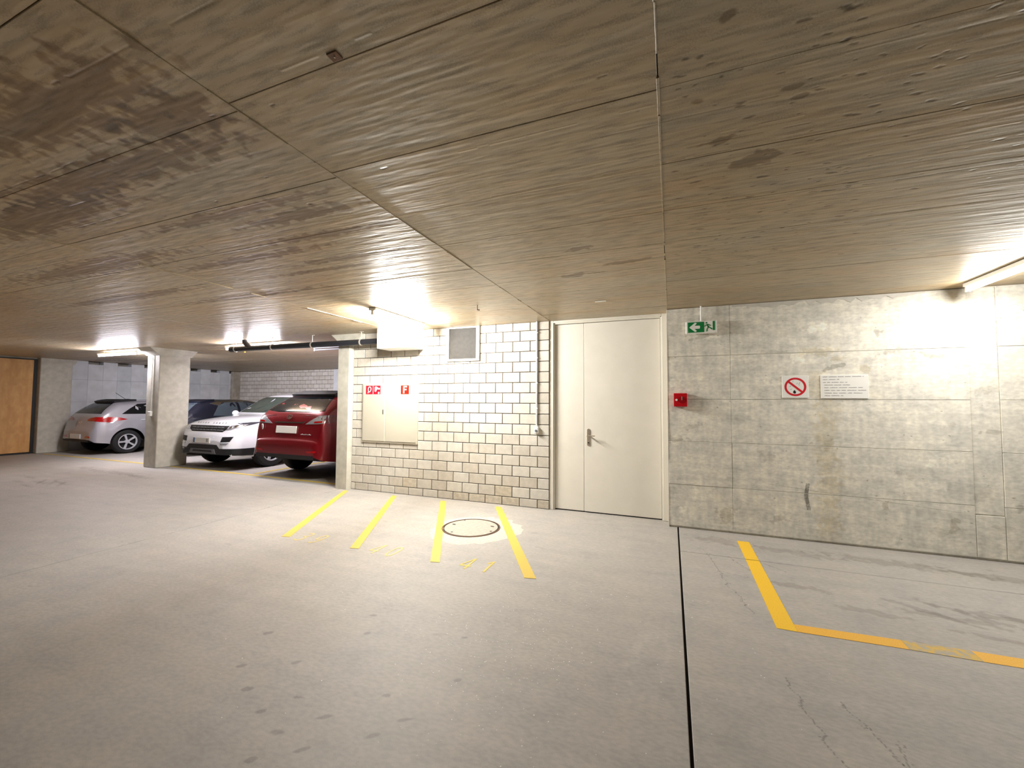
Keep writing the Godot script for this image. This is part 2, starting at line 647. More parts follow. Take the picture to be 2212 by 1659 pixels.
# yellow road paint with worn spots showing the screed
func road_paint(paint_c: Color, wear: float, sd: int) -> StandardMaterial3D:
	var w := 512
	var a := noise_data(sd, 0.02, w, w, 1, 1, 5)
	var b := noise_data(sd + 1, 0.12, w, w, 1, 1, 3)
	var by := PackedByteArray()
	by.resize(w * w * 3)
	var under := srgb(172, 164, 150)
	var q := 0
	for k in w * w:
		var t := clampf((a[k] / 255.0 * 0.6 + b[k] / 255.0 * 0.4 - (1.0 - wear)) * 6.0, 0.0, 1.0)
		var g := 0.94 + 0.1 * (b[k] / 255.0)
		by[q] = clampi(int(lerpf(paint_c.r, under.r, t) * g * 255.0), 0, 255)
		by[q + 1] = clampi(int(lerpf(paint_c.g, under.g, t) * g * 255.0), 0, 255)
		by[q + 2] = clampi(int(lerpf(paint_c.b, under.b, t) * g * 255.0), 0, 255)
		q += 3
	var m := StandardMaterial3D.new()
	m.albedo_texture = ImageTexture.create_from_image(Image.create_from_data(w, w, false, Image.FORMAT_RGB8, by))
	m.uv1_scale = Vector3(1.6, 1.6, 1)
	m.roughness = 0.55
	return m

func make_materials() -> void:
	M.ceiling = ceiling_material()
	M.floor = floor_material()
	M.wall = wall_material()
	M.column = mottled(srgb(186, 182, 170), 0.07, 0.02, 42, 0.75, 0.6)
	M.cast = mottled(srgb(160, 152, 138), 0.12, 0.012, 43, 0.8, 0.5)
	M.white_wall = mottled(srgb(203, 205, 207), 0.05, 0.01, 45, 0.7, 0.5)
	M.white_wall_b = mottled(srgb(194, 197, 200), 0.05, 0.01, 46, 0.7, 0.5)
	M.blocks = [mottled(srgb(198, 192, 181), 0.04, 0.02, 51, 0.75, 0.9), mottled(srgb(193, 186, 174), 0.05, 0.02, 52, 0.75, 0.9), mottled(srgb(204, 199, 189), 0.04, 0.02, 53, 0.75, 0.9)]
	M.block_dirty = mottled(srgb(190, 181, 165), 0.09, 0.02, 54, 0.8, 1.2)
	M.mortar = mottled(srgb(88, 81, 73), 0.1, 0.05, 57, 0.95, 1.0)
	M.door = mottled(srgb(236, 231, 219), 0.012, 0.01, 61, 0.4, 0.6)
	M.frame = plain(srgb(226, 221, 208), 0.45)
	M.steel = plain(srgb(170, 158, 142), 0.35, 0.45)
	M.black = plain(srgb(14, 13, 13), 0.5)
	M.dark = plain(srgb(30, 28, 27), 0.7)
	M.pipe = plain(srgb(38, 39, 44), 0.4)
	M.zinc = plain(srgb(215, 210, 200), 0.4, 0.6)
	M.white = plain(srgb(238, 236, 230), 0.5)
	M.white_box = mottled(srgb(240, 237, 230), 0.02, 0.03, 62, 0.6, 1.0)
	M.cabinet = plain(srgb(188, 182, 166), 0.45)
	M.red_sign = plain(srgb(200, 22, 44), 0.4)
	M.red_f = plain(srgb(226, 30, 14), 0.4)
	M.red_box = plain(srgb(186, 12, 24), 0.3)
	M.green = plain(srgb(12, 122, 62), 0.4)
	M.chrome = plain(srgb(220, 220, 222), 0.15, 1.0)
	M.paint_line = road_paint(srgb(214, 186, 84), 0.28, 101)
	M.paint_bright = road_paint(srgb(242, 194, 44), 0.22, 103)
	M.paint_faint = road_paint(srgb(206, 188, 118), 0.42, 105)
	M.paint_worn = road_paint(srgb(214, 176, 80), 0.62, 107)
	M.joint = plain(srgb(44, 38, 33), 0.95)
	M.patch = mottled(srgb(194, 189, 179), 0.1, 0.04, 63, 0.85, 1.5)
	M.rust = plain(srgb(112, 84, 68), 0.6, 0.5)
	M.cover = mottled(srgb(176, 169, 158), 0.06, 0.02, 64, 0.7, 2.0)
	more_materials()
	car_materials()
	M.wood = wood_material()
	M.rubber = plain(srgb(22, 22, 23), 0.8)
	M.rim = plain(srgb(200, 200, 204), 0.3, 0.35)
	M.glass = plain(srgb(16, 18, 20), 0.08)
	M.lamp_red = paint(srgb(150, 8, 16), 0.0, 0.15)
	M.lamp_clear = plain(srgb(205, 208, 215), 0.12, 0.7)
	M.plastic = plain(srgb(22, 22, 24), 0.55)
	M.grey_plastic = plain(srgb(96, 96, 98), 0.5)
	M.plate = plain(srgb(222, 220, 212), 0.4)

func wood_material() -> StandardMaterial3D:
	var w := 512
	var a := noise_data(201, 0.02, w, w, 1, 10, 4)
	var b := noise_data(202, 0.015, w, w, 1, 2, 4)
	var by := PackedByteArray()
	by.resize(w * w * 3)
	var c0 := srgb(218, 170, 106)
	var c1 := srgb(192, 138, 78)
	var q := 0
	for k in w * w:
		var t := clampf(0.5 + (a[k] / 255.0 - 0.5) * 0.5 + (b[k] / 255.0 - 0.5) * 0.7, 0.0, 1.0)
		var c := c0.lerp(c1, t)
		by[q] = int(c.r * 255.0)
		by[q + 1] = int(c.g * 255.0)
		by[q + 2] = int(c.b * 255.0)
		q += 3
	var m := StandardMaterial3D.new()
	m.albedo_texture = ImageTexture.create_from_image(Image.create_from_data(w, w, false, Image.FORMAT_RGB8, by))
	m.uv1_scale = Vector3(0.8, 0.8, 1)
	m.roughness = 0.5
	return m

func more_materials() -> void:
	M.mesh_panel = mottled(srgb(46, 43, 39), 0.14, 0.015, 65, 0.8, 1.6)
	M.red_glass = paint(srgb(150, 16, 22), 0.0, 0.1)
	M.red_ring = plain(srgb(206, 24, 38), 0.45)
	M.print_grey = plain(srgb(150, 148, 146), 0.6)
	M.paint_amber = road_paint(srgb(236, 180, 62), 0.26, 109)
	M.grit = plain(srgb(255, 254, 250), 0.1)

func car_materials() -> void:
	M.glass_grey = paint(srgb(64, 74, 82), 0.0, 0.08)
	M.glass_green = paint(srgb(60, 74, 70), 0.0, 0.08)
	M.lamp_dark = paint(srgb(50, 52, 62), 0.2, 0.15)
	M.lamp_smoke = paint(srgb(96, 40, 44), 0.3, 0.15)
	M.plate_blue = plain(srgb(40, 90, 150), 0.5)

# ------------------------------------------------------------------ the place
func build_shell() -> void:
	var w := struct("wall_left", "pale grey panelled wall behind the silver hatchback", "wall")
	pbox("core", Vector3(-16.6, 0, -11.25), Vector3(-16.3, CEIL + 0.1, -6.24), 0.0, M.cast, w)
	# large smooth panels; every second one of the top row stops short of the ceiling
	var rows := [[0.0, 0.7], [0.7, 1.38], [1.38, 2.02], [2.02, 2.56]]
	var meshes := {}
	for c in 14:
		var z1 := -6.25 - c * 0.3395
		var z0 := z1 - 0.3395
		for r in 4:
			var hi: float = rows[r][1]
			if r == 3 and c % 2 == 1:
				hi = 2.478
			var key := "%d_%d" % [r, c % 2 if r == 3 else 0]
			if not meshes.has(key):
				var m := MB.new()
				m.box(Vector3(-0.2, rows[r][0] + 0.0012, -0.1686), Vector3(0.0, hi - 0.0012, 0.1686), 0.003)
				meshes[key] = m.mesh()
			var o := part("panel", meshes[key], M.white_wall if (c + r * 3) % 3 != 0 else M.white_wall_b, w)
			o.position = Vector3(-15.8 + 0.002 * ((c * 7 + r * 5) % 3 - 1), 0, (z0 + z1) * 0.5)
	pbox("corner_post", Vector3(-15.8, 0, -11.02), Vector3(-15.66, 2.55, -10.72), 0.01, M.cast, w)
	w = struct("wall_bay", "plain concrete side wall of the parking bay beside the dark red car", "wall")
	pbox("concrete", Vector3(-5.2, 0, -11.25), Vector3(-4.9, CEIL + 0.1, -5.91), 0.0, M.cast, w)
	w = struct("wall_end", "concrete end wall of the car park", "wall")
	pbox("concrete", Vector3(10.5, 0, -5.75), Vector3(10.8, CEIL + 0.1, 12.0), 0.0, M.cast, w)
	w = struct("wall_front", "long concrete wall along the other side of the aisle", "wall")
	pbox("concrete", Vector3(-16.4, 0, 11.7), Vector3(10.8, CEIL + 0.1, 12.0), 0.0, M.cast, w)
	w = struct("wall_aisle", "concrete wall at the end of the aisle round the wooden door", "wall")
	pbox("concrete", Vector3(-16.4, 0, -2.4), Vector3(-15.95, CEIL + 0.1, 11.8), 0.0, M.cast, w)
	pbox("backing", Vector3(-16.4, 0, -5.65), Vector3(-16.08, CEIL + 0.1, -2.4), 0.0, M.cast, w)
	pbox("lintel", Vector3(-16.08, 2.515, -5.62), Vector3(-15.97, CEIL + 0.1, -2.4), 0.0, M.cast, w)

func build_block_walls() -> void:
	var rng := RandomNumberGenerator.new()
	rng.seed = 3
	var w := struct("wall_back", "wall of cream sand-lime blocks with grey joints left of the steel door", "wall")
	pbox("mortar", Vector3(-4.93, 0, -5.75), Vector3(-1.548, CEIL + 0.1, ZB - 0.008), 0.0, M.mortar, w)
	pbox("core", Vector3(-4.93, 0, -5.8), Vector3(0.0, CEIL + 0.1, -5.752), 0.0, M.cast, w)
	var cache := {}
	for r in range(-1, 17):
		var y0 := 0.1165 + r * 0.1457 + 0.005
		var y1 := y0 + 0.1457 - 0.010
		if r == -1:
			y0 = 0.006
		if r == 16:
			y1 = CEIL - 0.004
		var edges := [-1.548]
		var x := -1.82 if r % 2 == 0 else -1.71
		while x > -4.92:
			edges.append(x)
			x -= 0.2617
		edges.append(-4.93)
		for k in edges.size() - 1:
			var hi: float = edges[k] - (0.005 if k > 0 else 0.0)
			var lo: float = edges[k + 1] + 0.005
			if hi - lo < 0.02:
				continue
			var key := "%.3f_%.3f" % [hi - lo, y1 - y0]
			if not cache.has(key):
				var m := MB.new()
				m.box(Vector3(-(hi - lo) * 0.5, -(y1 - y0) * 0.5, -0.11), Vector3((hi - lo) * 0.5, (y1 - y0) * 0.5, 0), 0.004)
				cache[key] = m.mesh()
			var mat: Material = M.blocks[rng.randi() % 3]
			if r == -1 and lo > -3.2 and rng.randf() < 0.75:
				mat = M.block_dirty
			elif r <= 0 and rng.randf() < 0.25:
				mat = M.block_dirty
			var o := part("block", cache[key], mat, w)
			o.position = Vector3((lo + hi) * 0.5, (y0 + y1) * 0.5, ZB + rng.randf_range(-0.0015, 0.001))
	# the wall at the back of the parking bay
	w = struct("wall_far", "wall of white blocks at the back of the parking bay behind the cars", "wall")
	pbox("mortar", Vector3(-15.9, 0, -11.25), Vector3(-4.9, CEIL + 0.1, -11.005), 0.0, M.mortar, w)
	pbox("pilaster", Vector3(-10.93, 0, -11.1), Vector3(-10.55, 2.55, -10.97), 0.01, M.white_wall, w)
	cache.clear()
	var rest := MB.new()
	for r in range(0, 18):
		var y0 := r * 0.1457 + 0.005
		var y1 := y0 + 0.1357
		if r == 17:
			y1 = 2.55
		for k in range(0, 42):
			var lo := -15.66 + k * 0.2617 - (0.13 if r % 2 == 1 else 0.0) + 0.005
			var hi := lo + 0.2517
			lo = maxf(lo, -15.66)
			if lo < -10.93 and hi > -10.93:
				hi = -10.935
			if (lo > -10.95 and lo < -10.55) or hi > -5.22 or hi - lo < 0.03:
				continue
			if r >= 8 and lo < -10.93:
				var key := "%.3f_%.3f" % [hi - lo, y1 - y0]
				if not cache.has(key):
					var m := MB.new()
					m.box(Vector3(-(hi - lo) * 0.5, -(y1 - y0) * 0.5, -0.1), Vector3((hi - lo) * 0.5, (y1 - y0) * 0.5, 0), 0.004)
					cache[key] = m.mesh()
				var o := part("block", cache[key], M.blocks[rng.randi() % 3], w)
				o.position = Vector3((lo + hi) * 0.5, (y0 + y1) * 0.5, -11.0)
			else:
				rest.box(Vector3(lo, y0, -11.1), Vector3(hi, y1, -11.0), 0.004)
	var f := part("blockwork", rest.mesh(), M.blocks[0], w)
	f.set_meta("kind", "stuff")

func build_concrete_wall() -> void:
	var w := struct("wall_right", "stained board-marked concrete wall right of the steel door", "wall")
	pbox("core", Vector3(-0.02, 0.0, -5.8), Vector3(10.5, CEIL + 0.1, -5.206), 0.0, M.wall, w)
	var cols := [[-0.028, 0.6336], [0.6364, 2.6536], [2.863, 10.49]]
	var rows := [[0.022, 0.4986], [0.5014, 0.9986], [1.0014, 1.4896], [1.4924, 1.9916], [1.9944, CEIL - 0.003]]
	var rng := RandomNumberGenerator.new()
	rng.seed = 31
	for c in cols:
		for r in rows:
			pbox("panel", Vector3(c[0], r[0], -5.23), Vector3(c[1], r[1], ZC + rng.randf_range(-0.003, 0.001)), 0.002, M.wall, w)
	pbox("vertical_board", Vector3(2.657, 0.42, -5.23), Vector3(2.86, CEIL - 0.004, ZC - 0.006), 0.004, M.wall, w)
	pbox("board_foot", Vector3(2.657, 0.022, -5.23), Vector3(2.86, 0.415, ZC - 0.001), 0.004, M.wall, w)
	# cream mortar smeared along the top
	var poly := PackedVector2Array()
	poly.append(Vector2(0.66, 0))
	poly.append(Vector2(2.35, 0))
	var n := 34
	for k in n + 1:
		var t := float(k) / n
		poly.append(Vector2(lerpf(2.35, 0.66, t), -0.012 - rng.randf() * 0.05 * (0.35 + sin(PI * t))))
	var m := MB.new()
	m.prism(poly, Vector3(0, CEIL - 0.002, ZC - 0.001), Vector3.RIGHT, Vector3.UP, 0.006)
	part("mortar_smear", m.mesh(), M.blocks[2], w)
	# rough pale arris against the door frame
	m = MB.new()
	var y := 0.0
	while y < CEIL - 0.03:
		var l := rng.randf_range(0.06, 0.24)
		var t := rng.randf_range(0.006, 0.016)
		m.box(Vector3(-0.034 - t * 0.3, y, -5.42), Vector3(-0.026, minf(y + l, CEIL - 0.004), ZC - 0.004 + t * 0.5), 0.003)
		y += l
	part("arris", m.mesh(), M.blocks[2], w)

func build_columns() -> void:
	var c := struct("concrete_column", "square bare concrete column with flared head in front of the white car", "column")
	var m := MB.new()
	m.box(Vector3(-10.63, 0, -6.0), Vector3(-10.2, 2.42, -5.4), 0.012)
	part("shaft", m.mesh(), M.column, c)
	m = MB.new()
	m.prism(PackedVector2Array([Vector2(5.385, 2.41), Vector2(6.015, 2.41), Vector2(6.14, CEIL + 0.002), Vector2(5.2, CEIL + 0.002)]), Vector3(-10.645, 0, 0), Vector3(0, 0, -1), Vector3.UP, 0.46)
	part("flared_head", m.mesh(), M.column, c)
	c = struct("concrete_pier", "bare concrete pier at the end of the bay beside the wooden door", "column")
	pbox("shaft", Vector3(-16.4, 0, -6.25), Vector3(-15.78, CEIL + 0.05, -5.62), 0.012, M.column, c)
	m = MB.new()
	m.prism(PackedVector2Array([Vector2(6.24, 2.4), Vector2(6.24, CEIL), Vector2(6.36, CEIL), Vector2(6.3, 2.44)]), Vector3(-16.2, 0, 0), Vector3(0, 0, -1), Vector3.UP, 0.42)
	part("flared_head", m.mesh(), M.column, c)
	c = struct("concrete_post", "pale concrete post at the end of the block wall under a black pipe", "column")
	m = MB.new()
	var a := [Vector2(-5.2, -5.9), Vector2(-4.93, -5.9), Vector2(-4.93, -5.35), Vector2(-4.965, -5.31), Vector2(-5.19, -5.31), Vector2(-5.2, -5.32)]
	m.prism(PackedVector2Array(a), Vector3(0, 0.0, 0), Vector3.RIGHT, Vector3(0, 0, 1), -2.44)
	part("shaft", m.mesh(), M.column, c)
	m = MB.new()
	m.prism(PackedVector2Array([Vector2(-5.205, 2.435), Vector2(-4.925, 2.435), Vector2(-4.72, CEIL + 0.002), Vector2(-5.37, CEIL + 0.002)]), Vector3(0, 0, -5.9), Vector3.RIGHT, Vector3.UP, 0.58)
	part("flared_head", m.mesh(), M.column, c)

func build_doors() -> void:
	var d := struct("door_1", "grey beige steel double door with one narrow and one wide leaf", "door")
	pbox("backing", Vector3(-1.545, 0, -5.75), Vector3(-0.022, CEIL + 0.1, -5.52), 0.0, M.cast, d)
	var m := MB.new()
	m.box(Vector3(-1.546, 0, -5.52), Vector3(-1.49, CEIL, -5.395), 0.004)
	m.box(Vector3(-1.492, 0.0, -5.5), Vector3(-1.474, CEIL - 0.04, -5.41), 0.003)
	part("door_jamb", m.mesh(), M.frame, d)
	m = MB.new()
	m.box(Vector3(-0.098, 0, -5.52), Vector3(-0.036, CEIL, -5.395), 0.004)
	m.box(Vector3(-0.112, 0.0, -5.5), Vector3(-0.096, CEIL - 0.04, -5.41), 0.003)
	part("door_jamb", m.mesh(), M.frame, d)
	m = MB.new()
	m.box(Vector3(-1.49, 2.532, -5.52), Vector3(-0.098, CEIL, -5.395), 0.004)
	m.box(Vector3(-1.474, 2.515, -5.5), Vector3(-0.112, 2.534, -5.41), 0.003)
	part("door_head", m.mesh(), M.frame, d)
	pbox("door_leaf", Vector3(-1.470, 0.014, -5.49), Vector3(-1.0825, 2.510, -5.435), 0.003, M.door, d, "narrow fixed leaf")
	var wide := pbox("door_leaf", Vector3(-1.0765, 0.014, -5.49), Vector3(-0.116, 2.510, -5.430), 0.003, M.door, d, "wide leaf with handle")
	m = MB.new()
	var poly := PackedVector2Array()
	for k in 17:
		poly.append(Vector2(cos(PI * k / 16) * 0.0185, 0.095 + sin(PI * k / 16) * 0.0185))
	for k in 17:
		poly.append(Vector2(-cos(PI * k / 16) * 0.0185, -0.095 - sin(PI * k / 16) * 0.0185))
	m.prism(poly, Vector3(-1.018, 0.985, -5.43), Vector3.RIGHT, Vector3.UP, 0.008)
	part("handle_plate", m.mesh(), M.steel, wide)
	m = MB.new()
	m.cyl(Vector3(-1.018, 1.01, -5.424), Vector3(-1.018, 1.01, -5.365), 0.009, 0.009, 14)
	m.cyl(Vector3(-1.024, 1.01, -5.372), Vector3(-0.925, 1.01, -5.366), 0.0085, 0.008, 14)
	m.ball(Vector3(-1.024, 1.01, -5.37), Vector3(0.011, 0.011, 0.011))
	part("lever", m.mesh(), M.steel, wide)
	m = MB.new()
	m.cyl(Vector3(-1.018, 0.915, -5.424), Vector3(-1.018, 0.915, -5.416), 0.009, 0.009, 14)
	part("lock_cylinder", m.mesh(), M.dark, wide)
	pbox("threshold", Vector3(-1.49, 0.0, -5.52), Vector3(-0.098, 0.006, -5.44), 0.0, M.dark, d)
	d = struct("door_2", "honey coloured wooden sliding door in a black surround at the far end of the aisle", "door")
	pbox("leaf", Vector3(-16.0, 0.045, -5.545), Vector3(-15.93, 2.5, -2.55), 0.004, M.wood, d)
	pbox("surround", Vector3(-16.06, 0.0, -5.62), Vector3(-15.95, 2.53, -5.548), 0.004, M.black, d)
	pbox("guide_rail", Vector3(-16.02, 2.502, -5.545), Vector3(-15.92, 2.53, -2.5), 0.003, M.black, d)
	pbox("floor_guide", Vector3(-16.02, 0.0, -5.545), Vector3(-15.94, 0.035, -2.5), 0.0, M.black, d)

func build_ceiling() -> void:
	var c := struct("ceiling", "brown board-marked concrete ceiling cast in long formwork tables", "ceiling")
	pbox("slab", Vector3(-16.4, CEIL + 0.012, -11.25), Vector3(10.8, CEIL + 0.3, 12.0), 0.0, M.joint, c)
	var rng := RandomNumberGenerator.new()
	rng.seed = 77
	var xs := [-6.56, -4.06, -1.54, -0.03, 2.47, 4.97]
	for k in xs.size() - 1:
		var z := 0.46 if k < 2 else 0.5
		while z > -5.5:
			var lo := maxf(z - 0.5, -5.95)
			if lo < -5.4:
				lo = -5.95
			var dy := rng.randf_range(-0.0012, 0.0012) + (0.003 if k >= 3 else 0.0)
			pbox("formwork_table", Vector3(xs[k] + 0.0018, CEIL + dy, lo + 0.0012), Vector3(xs[k + 1] - 0.0018, CEIL + 0.013, z - 0.0012), 0.0016, M.ceiling, c)
			z = lo
	var m := MB.new()
	m.box(Vector3(-16.4, CEIL, -5.95), Vector3(-6.562, CEIL + 0.013, 12.0), 0.0)
	m.box(Vector3(4.972, CEIL, -5.95), Vector3(10.8, CEIL + 0.013, 12.0), 0.0)
	m.box(Vector3(-6.56, CEIL, 0.502), Vector3(4.97, CEIL + 0.013, 12.0), 0.0)
	part("soffit", m.mesh(), M.ceiling, c)
	# raised fins of slurry along the two long joints
	m = MB.new()
	for x in [-0.03, -1.54, -4.06]:
		var z := 0.4
		while z > -5.3:
			var l := rng.randf_range(0.05, 0.3)
			if rng.randf() < 0.8:
				var t := rng.randf_range(0.002, 0.006)
				m.box(Vector3(x - t, CEIL - rng.randf_range(0.002, 0.008), z - l), Vector3(x + t, CEIL + 0.012, z), 0.001)
			z -= l
	part("slurry_fin", m.mesh(), M.ceiling, c)
	# the tables over the parking bay
	for k in 6:
		var x0 := -15.83 + k * 1.772
		for r in 3:
			var z0 := -11.2 + r * 1.749
			pbox("formwork_table", Vector3(x0 + 0.001, CEIL - 0.004 - 0.001 * ((k + r) % 2), z0), Vector3(x0 + 1.77, CEIL + 0.013, z0 + 1.747), 0.002, M.ceiling, c)

func build_floor() -> void:
	var f := struct("floor", "worn grey screed floor with dark joints between the slabs", "floor")
	pbox("bed", Vector3(-16.4, -0.3, -11.25), Vector3(10.8, -0.03, 12.0), 0.0, M.joint, f)
	for s in [[-5.09, 0.058, -5.6, 12.0], [0.073, 10.8, -4.384, 12.0], [0.073, 10.8, -5.3, -4.392], [-16.4, -5.11, -5.6, 12.0]]:
		pbox("screed_slab", Vector3(s[0], -0.031, s[2]), Vector3(s[1], 0.0, s[3]), 0.003, M.floor, f)
	pbox("bay_slab", Vector3(-16.4, -0.031, -11.25), Vector3(-4.9, -0.001, -5.602), 0.002, M.floor, f)

# ------------------------------------------------------------------ lamps
func strip_light(o: Node3D, called: String, at: Vector3, dir: Vector3, along: Vector3, size: Vector2, c: Color, e: float) -> void:
	var l := AreaLight3D.new()
	l.name = called
	l.area_size = size
	l.area_normalize_energy = true
	l.light_color = c
	l.light_energy = e
	l.shadow_enabled = true
	l.area_range = 30.0
	l.area_attenuation = 2.0
	var z := -dir.normalized()
	var x := along.normalized()
	l.transform = Transform3D(Basis(x, z.cross(x).normalized(), z), at)
	o.add_child(l, true)

# A bare fluorescent batten on the ceiling. Local x is its length.
func batten(label: String, at: Vector3, turn: float, length: float, c: Color, down: float, side: float, lit: bool, wide := 0.06, drop := 0.0, tilt := 0.0, back := -1.0) -> Node3D:
	var o := thing("fluorescent_lamp", label, "lamp", at, turn, "")
	var h := length * 0.5
	if drop > 0.0:
		for s in [-1.0, 1.0]:
			pcyl("hanging_rod", Vector3(s * h * 0.7, -0.002, 0), Vector3(s * h * 0.7, drop - 0.001, 0), 0.004, M.zinc, o, 8)
	pbox("housing", Vector3(-h, -0.035, -wide * 0.5), Vector3(h, -0.001, wide * 0.5), 0.004, M.white if lit else M.grey_plastic, o)
	for s in [-1.0, 1.0]:
		pbox("lamp_holder", Vector3(s * (h - 0.012) - 0.012, -0.085, -0.018), Vector3(s * (h - 0.012) + 0.012, -0.034, 0.018), 0.004, M.white, o)
	var m := MB.new()
	m.cyl(Vector3(-h + 0.022, -0.064, 0), Vector3(h - 0.022, -0.064, 0), 0.017 if wide < 0.1 else 0.026, 0.017 if wide < 0.1 else 0.026, 16)
	part("tube", m.mesh(), glow(c, 3.2) if lit else M.grey_plastic, o)
	if lit:
		strip_light(o, "light_down", Vector3(0, -0.094, 0), Vector3.DOWN, Vector3.RIGHT, Vector2(length - 0.06, 0.03), c, down)
		for s in [-1.0, 1.0]:
			strip_light(o, "light_side", Vector3(0, -0.062, s * (0.02 if wide < 0.1 else 0.03)), Vector3(0, -tilt if s > 0.0 or back < 0.0 else -0.35, s), Vector3.RIGHT, Vector2(length - 0.06, 0.03), c, side if s > 0.0 or back < 0.0 else back)
	return o

func build_lamps() -> void:
	var warm := Color(1.0, 0.99, 0.97)
	var warm2 := Color(1.0, 0.99, 0.97)
	var cool := Color(0.965, 0.95, 1.0)
	batten("glowing strip lamp on the ceiling beside the white box", Vector3(-3.31, CEIL, -4.42), PI / 2, 1.05, warm, 4.0, 6.6, true, 0.11)
	batten("glowing strip lamp on the ceiling above the concrete wall", Vector3(2.56, CEIL, -4.24), PI / 2, 1.5, warm2, 1.2, 1.2, true, 0.06, 0.0, 0.6)
	batten("glowing strip lamp on the ceiling behind the black pipe", Vector3(-7.55, CEIL - 0.03, -5.52), 0.0, 1.5, cool, 0.5, 2.0, true, 0.06, 0.03, 0.0, 7.0)
	batten("glowing strip lamp on the ceiling above the silver hatchback", Vector3(-11.42, CEIL - 0.06, -5.24), 0.0, 1.5, cool, 0.5, 2.1, true, 0.06, 0.06, 0.0, 8.5)
	batten("strip lamp deep in the bay over the bonnet of the dark red car", Vector3(-6.3, CEIL - 0.006, -8.3), 0.0, 1.3, cool, 1.0, 1.5, true)
	batten("unlit strip lamp on the ceiling above the dark red car", Vector3(-6.2, CEIL - 0.006, -6.35), 0.0, 1.3, cool, 0.0, 0.0, false)

# ------------------------------------------------------------------ things on the walls
func flat(poly: Array, o: Vector3, th: float, mat: Material, called: String, parent: Node3D, ex := Vector3.RIGHT, ey := Vector3.UP) -> void:
	var m := MB.new()
	var p := PackedVector2Array()
	for q in poly:
		p.append(q if q is Vector2 else Vector2(q[0], q[1]))
	m.prism(p, o, ex, ey, th)
	part(called, m.mesh(), mat, parent)

func arc(cx: float, cy: float, r: float, a0: float, a1: float, n: int) -> Array:
	var q := []
	for k in n + 1:
		var a := deg_to_rad(lerpf(a0, a1, float(k) / n))
		q.append(Vector2(cx + cos(a) * r, cy + sin(a) * r))
	return q

func band(pts: Array, w: float) -> Array:
	var l := []
	var r := []
	for k in pts.size():
		var a: Vector2 = pts[maxi(0, k - 1)]
		var b: Vector2 = pts[mini(pts.size() - 1, k + 1)]
		var d := (b - a).normalized()
		var nn := Vector2(-d.y, d.x) * w * 0.5
		l.append(pts[k] + nn)
		r.push_front(pts[k] - nn)
	return l + r

func letters(called: String, text: String, height: float, at: Vector3, basis: Basis, mat: Material, parent: Node3D, squeeze := 1.0, bold := true) -> MeshInstance3D:
	var t := TextMesh.new()
	var f := SystemFont.new()
	f.font_names = PackedStringArray(["Droid Sans"])
	f.font_weight = 700 if bold else 400
	t.font = f
	t.text = text
	t.font_size = 64
	t.pixel_size = height / 46.0
	t.depth = 0.0012
	t.curve_step = 1.0
	var o := part(called, t, mat, parent)
	o.transform = Transform3D(basis * Basis.from_scale(Vector3(squeeze, 1, 1)), at)
	return o

